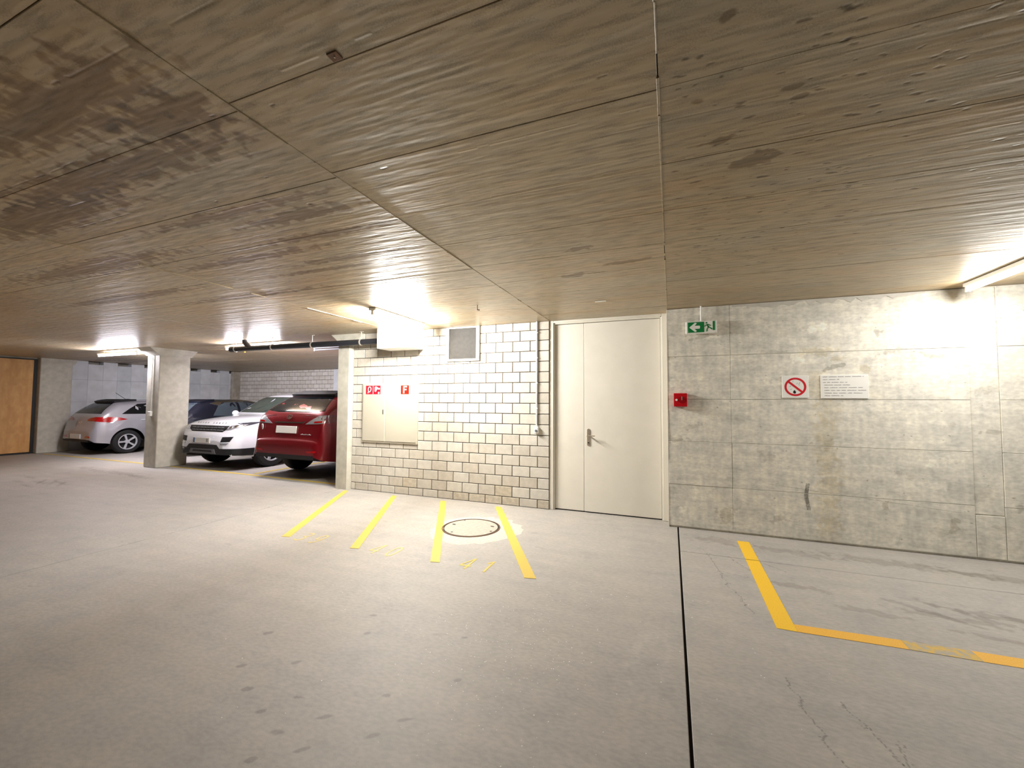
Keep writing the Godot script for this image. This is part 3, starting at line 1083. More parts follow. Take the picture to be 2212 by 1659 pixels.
func build_wall_things() -> void:
	# fire hose cabinet
	var z := ZB + 0.03
	var o := thing("fire_hose_cabinet", "beige steel cabinet with two doors and red pictograms on the block wall", "cabinet", Vector3(-4.178, 0.784, ZB))
	pbox("body", Vector3(-0.535, 0.0, -0.02), Vector3(0.535, 0.955, 0.022), 0.003, M.cabinet, o)
	var l := pbox("cabinet_door", Vector3(-0.512, 0.026, 0.018), Vector3(-0.074, 0.936, 0.032), 0.003, M.cabinet, o)
	var r := pbox("cabinet_door", Vector3(-0.058, 0.026, 0.018), Vector3(0.508, 0.936, 0.032), 0.003, M.cabinet, o)
	pbox("keyhole", Vector3(-0.117, 0.455, 0.03), Vector3(-0.103, 0.53, 0.0345), 0.002, M.black, l)
	var s := pbox("hose_pictogram", Vector3(-0.455, 0.775, 0.0315), Vector3(-0.165, 0.914, 0.0335), 0.0005, M.red_sign, l)
	var zz := 0.0335
	flat(band([Vector2(-0.418, 0.793), Vector2(-0.402, 0.815), Vector2(-0.41, 0.85), Vector2(-0.405, 0.88), Vector2(-0.385, 0.897), Vector2(-0.36, 0.887), Vector2(-0.35, 0.86), Vector2(-0.362, 0.828), Vector2(-0.39, 0.808)], 0.014), Vector3(0, 0, zz), 0.001, M.white, "hose_symbol", s)
	flat([[-0.313, 0.778], [-0.307, 0.778], [-0.307, 0.911], [-0.313, 0.911]], Vector3(0, 0, zz), 0.001, M.white, "divider", s)
	flat([[-0.28, 0.893], [-0.25, 0.902], [-0.226, 0.89], [-0.206, 0.876], [-0.214, 0.858], [-0.236, 0.848], [-0.25, 0.822], [-0.262, 0.81], [-0.28, 0.824]], Vector3(0, 0, zz), 0.001, M.white, "extinguisher_symbol", s)
	flat(arc(-0.193, 0.864, 0.015, 0, 345, 14), Vector3(0, 0, zz), 0.001, M.white, "ring_symbol", s)
	flat(arc(-0.198, 0.796, 0.017, 0, 345, 14), Vector3(0, 0, zz), 0.001, M.white, "dot_symbol", s)
	var fs := pbox("letter_sign", Vector3(0.227, 0.775, 0.0315), Vector3(0.379, 0.914, 0.0335), 0.0005, M.red_f, r)
	flat([[0.272, 0.788], [0.294, 0.788], [0.294, 0.838], [0.334, 0.838], [0.334, 0.858], [0.294, 0.858], [0.294, 0.882], [0.342, 0.882], [0.342, 0.902], [0.272, 0.902]], Vector3(0, 0, zz), 0.001, M.white, "letter", fs)
	# ventilation opening
	o = thing("ventilation_grille", "dark mesh ventilation grille in a dusty white frame below the ceiling", "grille", Vector3(-2.873, 2.05, ZB))
	pbox("mesh_panel", Vector3(-0.235, 0.028, -0.01), Vector3(0.228, 0.5, 0.006), 0.0, M.mesh_panel, o)
	var fm := MB.new()
	fm.box(Vector3(-0.275, -0.002, -0.01), Vector3(0.275, 0.032, 0.024), 0.003)
	fm.box(Vector3(-0.275, 0.49, -0.01), Vector3(0.275, 0.512, 0.024), 0.003)
	fm.box(Vector3(-0.275, 0.032, -0.01), Vector3(-0.23, 0.49, 0.024), 0.003)
	fm.box(Vector3(0.222, 0.032, -0.01), Vector3(0.275, 0.49, 0.024), 0.003)
	part("frame", fm.mesh(), M.blocks[2], o)
	for q in [[-0.25, 0.016], [0.25, 0.016], [-0.25, 0.502], [0.25, 0.502]]:
		pcyl("screw", Vector3(q[0], q[1], 0.022), Vector3(q[0], q[1], 0.027), 0.006, M.steel, o, 8)
	# conduit with socket
	o = thing("conduit", "thin white cable conduit running down the block wall to a socket", "conduit", Vector3(-1.718, 0, ZB))
	pcyl("tube", Vector3(0, 1.13, 0.013), Vector3(0, CEIL - 0.002, 0.013), 0.011, M.white, o, 12)
	pbox("socket", Vector3(-0.03, 1.02, 0.0), Vector3(0.032, 1.11, 0.045), 0.008, M.white, o)
	pcyl("socket_outlet", Vector3(0.002, 1.055, 0.043), Vector3(0.002, 1.055, 0.05), 0.018, M.grey_plastic, o, 16)
	for y in [1.35, 1.7, 2.05, 2.4]:
		pbox("clip", Vector3(-0.016, y, 0.0), Vector3(0.016, y + 0.016, 0.027), 0.003, M.white, o)
	# exit sign on a stem
	o = thing("exit_sign", "green and white emergency exit sign with arrow hanging from the ceiling", "sign", Vector3(0.337, 2.246, ZC + 0.07))
	pbox("housing", Vector3(-0.163, 0, -0.04), Vector3(0.163, 0.142, 0.0), 0.004, M.white, o)
	pcyl("stem", Vector3(0.0, 0.14, -0.02), Vector3(0.0, CEIL - 2.246, -0.02), 0.0095, M.white, o, 12)
	var gp := pbox("arrow_panel", Vector3(-0.143, 0.012, -0.001), Vector3(0.03, 0.132, 0.0015), 0.0003, M.green, o)
	flat([[-0.128, 0.072], [-0.066, 0.126], [-0.046, 0.117], [-0.07, 0.09], [-0.02, 0.09], [-0.014, 0.084], [-0.014, 0.06], [-0.02, 0.054], [-0.07, 0.054], [-0.046, 0.027], [-0.066, 0.018]], Vector3(0, 0, 0.0015), 0.0008, M.white, "arrow", gp)
	var rm := MB.new()
	for q in [band([Vector2(0.06, 0.098), Vector2(0.072, 0.07)], 0.016), band([Vector2(0.072, 0.072), Vector2(0.1, 0.052), Vector2(0.112, 0.04)], 0.011), band([Vector2(0.072, 0.07), Vector2(0.06, 0.045), Vector2(0.056, 0.018)], 0.011),
			band([Vector2(0.06, 0.1), Vector2(0.044, 0.09), Vector2(0.034, 0.076)], 0.008), band([Vector2(0.062, 0.1), Vector2(0.082, 0.094), Vector2(0.096, 0.082)], 0.008), arc(0.053, 0.117, 0.0095, 0, 330, 11)]:
		rm.prism(PackedVector2Array(q), Vector3(0, 0, 0.0), Vector3.RIGHT, Vector3.UP, 0.0018)
	part("running_figure", rm.mesh(), M.green, o)
	pbox("door_symbol", Vector3(0.118, 0.03, -0.001), Vector3(0.14, 0.134, 0.0018), 0.0003, M.green, o)
	# fire alarm call box
	o = thing("fire_alarm_box", "red fire alarm box with a white button beside the steel door", "alarm", Vector3(0.105, 1.404, ZC))
	pbox("housing", Vector3(-0.073, 0, 0), Vector3(0.073, 0.156, 0.055), 0.005, M.red_box, o)
	pcyl("button", Vector3(-0.042, 0.078, 0.054), Vector3(-0.042, 0.078, 0.06), 0.0125, M.white, o, 18)
	pcyl("window", Vector3(0.02, 0.078, 0.053), Vector3(0.02, 0.078, 0.0575), 0.04, M.red_glass, o, 24)
	pbox("hammer", Vector3(0.012, 0.075, 0.056), Vector3(0.022, 0.118, 0.0595), 0.002, M.steel, o)
	# prohibition sign
	o = thing("prohibition_sign", "white sign with a red crossed-out circle over a flame on the concrete wall", "sign", Vector3(1.2475, 1.626, ZC))
	pbox("board", Vector3(-0.119, -0.119, 0.0), Vector3(0.119, 0.119, 0.012), 0.002, M.white, o)
	var ring := MB.new()
	var n := 40
	for k in n:
		var a := TAU * k / n
		var b := TAU * (k + 1) / n
		var ca := Vector2(cos(a), sin(a))
		var cb := Vector2(cos(b), sin(b))
		ring.prism(PackedVector2Array([ca * 0.079, ca * 0.099, cb * 0.099, cb * 0.079]), Vector3(0, 0, 0.012), Vector3.RIGHT, Vector3.UP, 0.001)
	ring.prism(PackedVector2Array(band([Vector2(-0.061, 0.056), Vector2(0.061, -0.056)], 0.02)), Vector3(0, 0, 0.012), Vector3.RIGHT, Vector3.UP, 0.0014)
	part("red_circle", ring.mesh(), M.red_ring, o)
	flat([[-0.022, -0.06], [-0.012, -0.072], [0.002, -0.07], [0.006, -0.056], [0.0, -0.044], [-0.006, -0.034], [-0.016, -0.042]], Vector3(0, 0, 0.012), 0.0012, M.black, "flame_symbol", o)
	var mk := MB.new()
	for q in [[-0.024, 0.05, -0.018, 0.062], [0.012, 0.03, 0.022, 0.044], [0.03, 0.022, 0.044, 0.05], [-0.05, 0.0, -0.042, 0.012], [-0.046, -0.03, -0.03, -0.022], [0.034, 0.012, 0.04, 0.02]]:
		mk.prism(PackedVector2Array(band([Vector2(q[0], q[1]), Vector2(q[2], q[3])], 0.004)), Vector3(0, 0, 0.012), Vector3.RIGHT, Vector3.UP, 0.001)
	part("faded_print", mk.mesh(), M.print_grey, o)
	# notice board with faded lines of print
	o = thing("notice_board", "white notice board with rows of small faded print beside the prohibition sign", "sign", Vector3(1.676, 1.625, ZC))
	pbox("board", Vector3(-0.201, -0.123, 0.0), Vector3(0.201, 0.123, 0.012), 0.002, M.white, o)
	var rng := RandomNumberGenerator.new()
	rng.seed = 44
	var rows := [[-0.182, 0.16, 0.104], [-0.182, -0.045, 0.075], [-0.182, 0.025, 0.046], [-0.172, 0.055, 0.018], [-0.172, 0.165, -0.01], [-0.172, 0.182, -0.038], [-0.17, 0.16, -0.066], [-0.17, -0.01, -0.093]]
	for q in rows:
		var pm := MB.new()
		var x: float = q[0]
		while x < q[1]:
			var word := rng.randf_range(0.02, 0.075)
			var e := minf(x + word, q[1])
			while x < e:
				var lw := rng.randf_range(0.0025, 0.0045)
				var hh := rng.randf_range(0.005, 0.0085)
				pm.prism(PackedVector2Array([Vector2(x, q[2] - 0.004), Vector2(x + lw, q[2] - 0.004), Vector2(x + lw, q[2] - 0.004 + hh), Vector2(x, q[2] - 0.004 + hh)]), Vector3(0, 0, 0.012), Vector3.RIGHT, Vector3.UP, 0.0006)
				x += lw + 0.0016
			x += 0.011
		part("line_of_print", pm.mesh(), M.print_grey, o)
	# switch and conduit on the column
	o = thing("light_switch", "white switch box at the end of a thin conduit on the concrete column", "switch", Vector3(-10.42, 0, -5.4))
	pcyl("tube", Vector3(0, 1.2, 0.014), Vector3(0, 2.41, 0.014), 0.008, M.zinc, o, 10)
	pbox("switch_box", Vector3(-0.045, 1.1, 0.0), Vector3(0.045, 1.2, 0.05), 0.008, M.white, o)

# ------------------------------------------------------------------ things under the ceiling
func build_ceiling_things() -> void:
	var o := thing("white_casing", "white box casing under the ceiling that swallows the black pipe", "box", Vector3(-3.87, 2.25, ZB))
	pbox("casing", Vector3(-0.31, 0, 0.002), Vector3(0.31, CEIL - 2.25 - 0.002, 0.34), 0.006, M.white_box, o)
	o = thing("drain_pipe", "long black drain pipe hung under the ceiling in front of the parking bay", "pipe", Vector3(-4.18, 2.39, -5.2))
	var m := MB.new()
	m.cyl(Vector3(-0.001, 0.0, 0), Vector3(-3.5, 0.012, 0), 0.047, 0.047, 24)
	part("pipe", m.mesh(), M.pipe, o)
	m = MB.new()
	m.cyl(Vector3(-3.4, 0.012, 0), Vector3(-3.5, 0.012, 0), 0.053, 0.053, 24)
	m.cyl(Vector3(-3.5, 0.012, 0), Vector3(-3.52, 0.012, 0), 0.05, 0.03, 24)
	part("end_cap", m.mesh(), M.pipe, o)
	m = MB.new()
	var pts := []
	pts = [Vector3(-3.0, 0.02, 0), Vector3(-3.04, 0.06, 0), Vector3(-3.09, 0.095, 0), Vector3(-3.13, 0.125, 0), Vector3(-3.14, 0.168, 0)]
	m.tube(pts, 0.045, 18)
	part("branch", m.mesh(), M.pipe, o)
	m = MB.new()
	m.box(Vector3(-3.16, -0.062, -0.012), Vector3(-3.12, -0.044, 0.012), 0.003)
	part("yellow_tag", m.mesh(), M.paint_bright, o)
	var hung := {-4.62: "galvanised pipe clip on the black drain pipe next to the white casing", -5.66: "galvanised pipe clip on the black drain pipe just past the concrete post", -6.6: "galvanised pipe clip on the black drain pipe beside its short branch", -7.55: "galvanised pipe clip on the closed end of the black drain pipe"}
	for x in [-4.62, -5.66, -6.6, -7.55]:
		var hgr := thing("pipe_hanger", hung[x], "bracket", Vector3(x, 2.39 + 0.0035 * (-4.18 - x), -5.2), 0.0, "clips along the black drain pipe")
		m = MB.new()
		m.lathe(Vector3(-0.011, 0, 0), Vector3.RIGHT, [Vector2(0.0475, 0), Vector2(0.052, 0), Vector2(0.052, 0.022), Vector2(0.0475, 0.022)], 24)
		part("clip_band", m.mesh(), M.zinc, hgr)
		pcyl("rod", Vector3(0, 0.05, 0), Vector3(0, CEIL - hgr.position.y - 0.004, 0), 0.005, M.zinc, hgr, 8)
		pbox("ceiling_plate", Vector3(-0.035, CEIL - hgr.position.y - 0.008, -0.015), Vector3(0.035, CEIL - hgr.position.y - 0.002, 0.015), 0.001, M.zinc, hgr)
	o = thing("ceiling_hook", "small bent rusty hook sticking out of the ceiling", "hook", Vector3(-2.074, CEIL, -4.215))
	m = MB.new()
	m.tube([Vector3(0, 0, 0), Vector3(0, -0.055, 0), Vector3(0.03, -0.06, 0)], 0.006, 8)
	part("bent_bar", m.mesh(), M.rust, o)
	o = thing("ceiling_label", "small white rectangular label stuck to the ceiling above the steel door", "label", Vector3(-0.709, CEIL, -4.5))
	pbox("plate", Vector3(-0.06, -0.006, -0.025), Vector3(0.06, -0.0005, 0.025), 0.001, M.white, o)
	o = thing("anchor_plate", "small rusty square anchor plate let into the ceiling", "plate", Vector3(-1.0, CEIL, -0.976))
	pbox("plate", Vector3(-0.02, -0.006, -0.016), Vector3(0.02, -0.0005, 0.016), 0.001, M.rust, o)
	pcyl("nail_head", Vector3(0.0, -0.008, 0.0), Vector3(0.0, -0.005, 0.0), 0.003, M.steel, o, 8)

# ------------------------------------------------------------------ things on the floor
func marking(label: String, poly: Array, mat: Material, group := "", called := "floor_marking") -> Node3D:
	var c := Vector2.ZERO
	for q in poly:
		c += Vector2(q[0], q[1]) / poly.size()
	var o := thing(called, label, "floor marking", Vector3(c.x, 0, c.y), 0.0, group)
	var p := PackedVector2Array()
	for q in poly:
		p.append(Vector2(q[0] - c.x, q[1] - c.y))
	var m := MB.new()
	m.prism(p, Vector3(0, 0.0004, 0), Vector3.RIGHT, Vector3(0, 0, 1), -0.0026)
	part("paint", m.mesh(), mat, o)
	return o

func build_floor_things() -> void:
	var lines := [[-4.95, -4.86, -3.885, -3.79], [-4.01, -3.92, -2.96, -2.87], [-3.15, -3.055, -2.04, -1.952], [-2.285, -2.185, -1.14, -1.042]]
	var who := ["yellow stall line running from the concrete post past the number 39", "yellow stall line between the numbers 39 and 40", "yellow stall line touching the manhole cover beside the number 40", "yellow stall line right of the manhole cover and the number 41"]
	for k in 4:
		var l: Array = lines[k]
		marking(who[k], [[l[0], -5.25], [l[1], -5.25], [l[3], -3.255], [l[2], -3.235]], M.paint_line)
	var flat_b := Basis(Vector3.RIGHT, Vector3(0, 0, -1), Vector3.UP)
	var nums := [["39", -3.54, -3.32, "faint stencilled 39 on the floor in line with the hose cabinet"], ["40", -2.59, -3.32, "faint stencilled 40 on the floor left of the line at the manhole cover"], ["41", -1.6, -3.33, "yellow stencilled 41 on the floor in front of the manhole cover"]]
	for q in nums:
		var o := thing("stall_number", q[3], "floor marking", Vector3(q[1], 0, q[2]))
		for k in 2:
			letters("digit", q[0][k], 0.24, Vector3(-0.11 + 0.2 * k, 0.0011, 0.0), flat_b, M.paint_faint if q[0] != "41" else M.paint_line, o, 0.62, false)
	var o2 := thing("corner_marking", "bright yellow angled stall line in front of the concrete wall", "floor marking", Vector3(0.68, 0, -3.18))
	var m := MB.new()
	m.prism(PackedVector2Array([Vector2(-0.046, -1.75), Vector2(0.066, -1.75), Vector2(0.062, -1.21), Vector2(-0.048, -1.21)]), Vector3(0, 0.0006, 0), Vector3.RIGHT, Vector3(0, 0, 1), -0.0014)
	m.prism(PackedVector2Array([Vector2(-0.048, -1.2), Vector2(0.062, -1.2), Vector2(0.056, -0.05), Vector2(0.056, 0.045), Vector2(-0.058, 0.045)]), Vector3(0, 0.0006, 0), Vector3.RIGHT, Vector3(0, 0, 1), -0.0014)
	part("stall_side", m.mesh(), M.paint_bright, o2)
	m = MB.new()
	m.prism(PackedVector2Array([Vector2(0.057, -0.05), Vector2(0.62, -0.085), Vector2(0.62, 0.02), Vector2(0.057, 0.045)]), Vector3(0, 0.0006, 0), Vector3.RIGHT, Vector3(0, 0, 1), -0.0014)
	part("stall_front", m.mesh(), M.paint_amber, o2)
	m = MB.new()
	m.prism(PackedVector2Array([Vector2(0.621, -0.085), Vector2(0.95, -0.1), Vector2(0.95, 0.012), Vector2(0.621, 0.02)]), Vector3(0, 0.0006, 0), Vector3.RIGHT, Vector3(0, 0, 1), -0.0014)
	part("worn_stretch", m.mesh(), M.paint_worn, o2)
	m = MB.new()
	m.prism(PackedVector2Array([Vector2(0.951, -0.1), Vector2(2.6, -0.15), Vector2(2.6, -0.05), Vector2(0.951, 0.012)]), Vector3(0, 0.0006, 0), Vector3.RIGHT, Vector3(0, 0, 1), -0.0014)
	part("stall_front", m.mesh(), M.paint_amber, o2)
	marking("thin yellow line along the front of the parking bay left of the column", [[-15.6, -5.73], [-10.66, -5.73], [-10.66, -5.66], [-15.6, -5.66]], M.paint_line)
	marking("thin yellow line along the front of the parking bay under the two cars right of the column", [[-10.18, -5.72], [-5.22, -5.62], [-5.22, -5.55], [-10.18, -5.65]], M.paint_line)
	marking("yellow stall line between the white car and the dark red car", [[-7.72, -5.75], [-7.64, -5.75], [-7.64, -10.6], [-7.72, -10.6]], M.paint_line)
	# manhole with a ring of rough mortar round it
	var at := Vector3(-2.155, 0, -4.275)
	var p := thing("mortar_patch", "rough pale patch of mortar round the manhole cover", "mortar patch", at)
	var rng := RandomNumberGenerator.new()
	rng.seed = 88
	m = MB.new()
	var n := 48
	var prev := []
	var first := []
	for k in n:
		var a := TAU * k / n
		var r := 0.5 + rng.randf_range(-0.05, 0.05) + 0.08 * cos(a - 0.4)
		var row := []
		for q in [[0.336, 0.0004], [0.345, 0.0018], [0.42, 0.0018], [r - 0.03, 0.0016], [r, 0.0004]]:
			row.append(Vector3(cos(a) * q[0], q[1] + (rng.randf_range(-0.0006, 0.0006) if q[1] > 0.001 else 0.0), sin(a) * q[0]))
		if k == 0:
			first = row
		else:
			for j in 4:
				m.quad(prev[j], prev[j + 1], row[j + 1], row[j], Vector3.UP)
		prev = row
	for j in 4:
		m.quad(prev[j], prev[j + 1], first[j + 1], first[j], Vector3.UP)
	part("mortar", m.mesh(), M.patch, p)
	var c := thing("manhole_cover", "round concrete-filled manhole cover with a rusty rim in the floor", "manhole cover", at)
	m = MB.new()
	m.lathe(Vector3.ZERO, Vector3.UP, [Vector2(0.335, 0.0004), Vector2(0.335, 0.006), Vector2(0.3215, 0.006), Vector2(0.3215, 0.0012)], 56)
	part("rim", m.mesh(), M.rust, c)
	m = MB.new()
	m.lathe(Vector3.ZERO, Vector3.UP, [Vector2(0.3215, 0.0012), Vector2(0.306, 0.0012)], 56)
	part("gap", m.mesh(), M.joint, c)
	m = MB.new()
	m.lathe(Vector3.ZERO, Vector3.UP, [Vector2(0.306, 0.0012), Vector2(0.306, 0.005), Vector2(0.302, 0.0065), Vector2(0.0, 0.0065)], 56)
	part("lid", m.mesh(), M.cover, c)
	for q in [[-0.235, -0.02, 0.055, 0.014, 0.3], [0.215, -0.115, 0.055, 0.014, 0.3], [-0.12, 0.235, 0.03, 0.012, -0.5], [0.27, 0.05, 0.03, 0.012, 0.2], [-0.2, -0.22, 0.03, 0.01, 0.4]]:
		m = MB.new()
		var e := PackedVector2Array()
		for k in 12:
			e.append((Vector2(cos(TAU * k / 12) * q[2] * 0.5, sin(TAU * k / 12) * q[3])).rotated(q[4]) + Vector2(q[0], q[1]))
		m.prism(e, Vector3(0, 0.0062, 0), Vector3.RIGHT, Vector3(0, 0, 1), -0.0008)
		part("lifting_slot", m.mesh(), M.joint, c)
	# glittering grit
	var chip := MB.new()
	chip.ball(Vector3(0, 0.0, 0), Vector3(0.0032, 0.0009, 0.0032), 6, 4)
	var mm := MultiMesh.new()
	mm.transform_format = MultiMesh.TRANSFORM_3D
	mm.mesh = chip.mesh()
	mm.instance_count = 330
	for k in 330:
		var wide := k > 230
		var x := rng.randfn(-0.88, 0.26) if not wide else rng.randf_range(-2.6, 0.9)
		var z := rng.randfn(-2.3, 0.36) if not wide else rng.randf_range(-3.6, -1.2)
		var sc := rng.randf_range(0.5, 1.25)
		mm.set_instance_transform(k, Transform3D(Basis(Vector3.UP, rng.randf() * TAU).scaled(Vector3.ONE * sc), Vector3(x, 0.0, z)))
	var g := MultiMeshInstance3D.new()
	g.name = numbered("glittering_grit")
	g.multimesh = mm
	g.material_override = M.grit
	add_child(g)
	g.set_meta("label", "scattered glittering white grit on the bare floor")
	g.set_meta("category", "grit")
	g.set_meta("kind", "stuff")

# ------------------------------------------------------------------ cars
# A car body is a solid given by its half width at every station (metres from the rear) and height. Rear at z = 0, nose towards -z.
class Body:
	var L: float
	var top: Array
	var belt: Array
	var bot: Array
	var plan: Array
	var axles: Array
	var R: float
	var tumble := 0.28

	func at(t: Array, s: float) -> float:
		if s <= t[0][0]:
			return t[0][1]
		for k in t.size() - 1:
			if s <= t[k + 1][0]:
				var u: float = (s - t[k][0]) / (t[k + 1][0] - t[k][0])
				# Hermite with finite-difference slopes limited so that it does not overshoot
				var m0 := slope(t, k)
				var m1 := slope(t, k + 1)
				var d: float = t[k + 1][0] - t[k][0]
				var u2 := u * u
				var u3 := u2 * u
				return (2 * u3 - 3 * u2 + 1) * t[k][1] + (u3 - 2 * u2 + u) * d * m0 + (-2 * u3 + 3 * u2) * t[k + 1][1] + (u3 - u2) * d * m1
		return t[t.size() - 1][1]

	func slope(t: Array, k: int) -> float:
		if k == 0:
			return (t[1][1] - t[0][1]) / (t[1][0] - t[0][0])
		if k == t.size() - 1:
			return (t[k][1] - t[k - 1][1]) / (t[k][0] - t[k - 1][0])
		var a: float = (t[k][1] - t[k - 1][1]) / (t[k][0] - t[k - 1][0])
		var b: float = (t[k + 1][1] - t[k][1]) / (t[k + 1][0] - t[k][0])
		if a * b <= 0.0:
			return 0.0
		return 2.0 * a * b / (a + b)

	func y_top(s: float) -> float:
		return at(top, s)

	func y_bot(s: float) -> float:
		var y := at(bot, s)
		for a in axles:
			var d := absf(s - a)
			var ra := R + 0.055
			if d < ra:
				y = maxf(y, R + sqrt(ra * ra - d * d))
		return minf(y, y_top(s) - 0.03)

	func y_belt(s: float) -> float:
		var b := at(bot, s)
		return minf(at(belt, s), b + (y_top(s) - b) * 0.78)

	func half(s: float, y: float) -> float:
		var t := y_top(s)
		if y > t or s < 0.0 or s > L:
			return -1.0
		var bl := y_belt(s)
		var w := at(plan, s)
		if y <= bl:
			var u := clampf((y - 0.22) / maxf(0.05, bl - 0.22), 0.0, 1.0)
			return w * (0.955 + 0.045 * sin(PI * pow(u, 0.8)) - 0.012 * u)
		var rise := y - bl
		var v := rise / maxf(0.001, t - bl)
		var p := clampf(3.0 + 8.0 * (t - bl), 3.0, 7.0)
		return maxf(0.0, (w * 0.943 - tumble * rise) * pow(maxf(0.0, 1.0 - pow(v, p)), 0.45))

	func stations() -> Array:
		var q := []
		var s := 0.0
		while s < L:
			q.append(s)
			var e := minf(s, L - s)
			s += 0.012 if e < 0.15 else (0.03 if e < 0.8 else 0.06)
		q.append(L)
		for a in axles:
			var ra := R + 0.055
			for k in 25:
				q.append(a + ra * sin(PI * (k / 24.0 - 0.5)))
			q.append(a - ra - 0.004)
			q.append(a + ra + 0.004)
		q.sort()
		var r := [q[0]]
		for k in range(1, q.size()):
			if q[k] - r[r.size() - 1] > 0.0025 and q[k] <= L:
				r.append(q[k])
		return r

	func shell() -> ArrayMesh:
		var st := stations()
		var ts := [0.0, 0.12, 0.25, 0.4, 0.55, 0.7, 0.85, 1.0]
		var us := [0.1, 0.22, 0.35, 0.48, 0.6, 0.7, 0.79, 0.86, 0.91, 0.95, 0.975, 0.99, 0.997, 1.0]
		var rows := ts.size() + us.size()
		var cols := rows * 2 - 1
		var v := PackedVector3Array()
		for s in st:
			var yb := y_bot(s)
			var yl := maxf(y_belt(s), yb + 0.01)
			var yt := maxf(y_top(s), yl + 0.01)
			var hs := []
			for t in ts:
				var y := lerpf(yb, yl, t)
				hs.append(Vector2(maxf(half(s, y), 0.0), y))
			for u in us:
				var y := lerpf(yl, yt, u)
				hs.append(Vector2(maxf(half(s, minf(y, y_top(s))), 0.0), y))
			hs[rows - 1] = Vector2(0, yt)
			for k in rows:
				v.append(Vector3(hs[k].x, hs[k].y, -s))
			for k in range(rows - 2, -1, -1):
				v.append(Vector3(-hs[k].x, hs[k].y, -s))
		var ix := PackedInt32Array()
		for i in st.size() - 1:
			for j in cols - 1:
				var a := i * cols + j
				ix.append_array(PackedInt32Array([a, a + cols, a + 1, a + 1, a + cols, a + cols + 1]))
		# close both ends
		for e in [0, st.size() - 1]:
			var base: int = e * cols
			for j in rows - 1:
				var a := base + j
				var b := base + cols - 1 - j
				if e == 0:
					ix.append_array(PackedInt32Array([a, a + 1, b, b, a + 1, b - 1]))
				else:
					ix.append_array(PackedInt32Array([a, b, a + 1, b, b - 1, a + 1]))
		var n := PackedVector3Array()
		n.resize(v.size())
		for k in range(0, ix.size(), 3):
			var f := (v[ix[k + 2]] - v[ix[k]]).cross(v[ix[k + 1]] - v[ix[k]])
			for q in 3:
				n[ix[k + q]] += f
		for k in n.size():
			n[k] = n[k].normalized() if n[k].length() > 1e-12 else Vector3.UP
		var arr := []
		arr.resize(Mesh.ARRAY_MAX)
		arr[Mesh.ARRAY_VERTEX] = v
		arr[Mesh.ARRAY_NORMAL] = n
		arr[Mesh.ARRAY_INDEX] = ix
		var m := ArrayMesh.new()
		m.add_surface_from_arrays(Mesh.PRIMITIVE_TRIANGLES, arr)
		return m

	# first station, coming from the rear (dir 1) or the front (dir -1), where the body is wide enough
	func hit(x: float, y: float, dir: int) -> float:
		var ax := absf(x)
		var s := 0.0 if dir > 0 else L
		var step := 0.01 * dir
		for k in int(L * 50):
			if half(s, y) >= ax:
				break
			s += step
		var lo := s - step
		for k in 12:
			var mid := (lo + s) * 0.5
			if half(mid, y) >= ax:
				s = mid
			else:
				lo = mid
		return s

	func end_point(x: float, y: float, dir: int) -> Vector3:
		return Vector3(x, y, -hit(x, y, dir))

	func side_point(s: float, y: float, sgn: float) -> Vector3:
		return Vector3(maxf(half(s, y), 0.0) * sgn, y, -s)

	func face_point(p: Vector2, mode: int) -> Vector3:
		if mode == 0:
			return end_point(p.x, p.y, 1)
		if mode == 1:
			return end_point(p.x, p.y, -1)
		return side_point(p.x, p.y, 1.0 if mode == 2 else -1.0)

	# a piece that lies on the body: outline seen from the rear (0), the front (1) or the sides (2: +x, 3: -x)
	func patch(poly: Array, mode: int, lift: float) -> ArrayMesh:
		var pts := PackedVector2Array()
		for q in poly:
			pts.append(Vector2(q[0], q[1]))
		var dense := PackedVector2Array()
		for k in pts.size():
			var a := pts[k]
			var b := pts[(k + 1) % pts.size()]
			var m := maxi(1, int((b - a).length() / 0.07))
			for i in m:
				dense.append(a.lerp(b, float(i) / m))
		var t := Geometry2D.triangulate_polygon(dense)
		var tris := []
		for k in range(0, t.size(), 3):
			tris.append([dense[t[k]], dense[t[k + 1]], dense[t[k + 2]]])
		for pass_ in 4:
			var nx := []
			for q in tris:
				var l := [(q[1] - q[0]).length(), (q[2] - q[1]).length(), (q[0] - q[2]).length()]
				var w := 0
				if l[1] > l[0]:
					w = 1
				if l[2] > l[w]:
					w = 2
				if l[w] < 0.06:
					nx.append(q)
				else:
					var a: Vector2 = q[w]
					var b: Vector2 = q[(w + 1) % 3]
					var c: Vector2 = q[(w + 2) % 3]
					var mid := (a + b) * 0.5
					nx.append([a, mid, c])
					nx.append([mid, b, c])
			tris = nx
		var index := {}
		var v := PackedVector3Array()
		var n := PackedVector3Array()
		var ix := PackedInt32Array()
		var out := Vector3(0, 0, 1) if mode == 0 else (Vector3(0, 0, -1) if mode == 1 else Vector3(1.0 if mode == 2 else -1.0, 0, 0))
		for q in tris:
			for p in q:
				if not index.has(p):
					var e := 0.012
					var c := face_point(p, mode)
					var dx := face_point(p + Vector2(e, 0), mode) - face_point(p - Vector2(e, 0), mode)
					var dy := face_point(p + Vector2(0, e), mode) - face_point(p - Vector2(0, e), mode)
					var nr := dx.cross(dy).normalized()
					if nr.dot(out) < 0.0:
						nr = -nr
					index[p] = v.size()
					v.append(c + nr * lift)
					n.append(nr)
			var a: int = index[q[0]]
			var b: int = index[q[1]]
			var c2: int = index[q[2]]
			if (v[b] - v[a]).cross(v[c2] - v[a]).dot(n[a]) > 0.0:
				ix.append_array(PackedInt32Array([a, c2, b]))
			else:
				ix.append_array(PackedInt32Array([a, b, c2]))
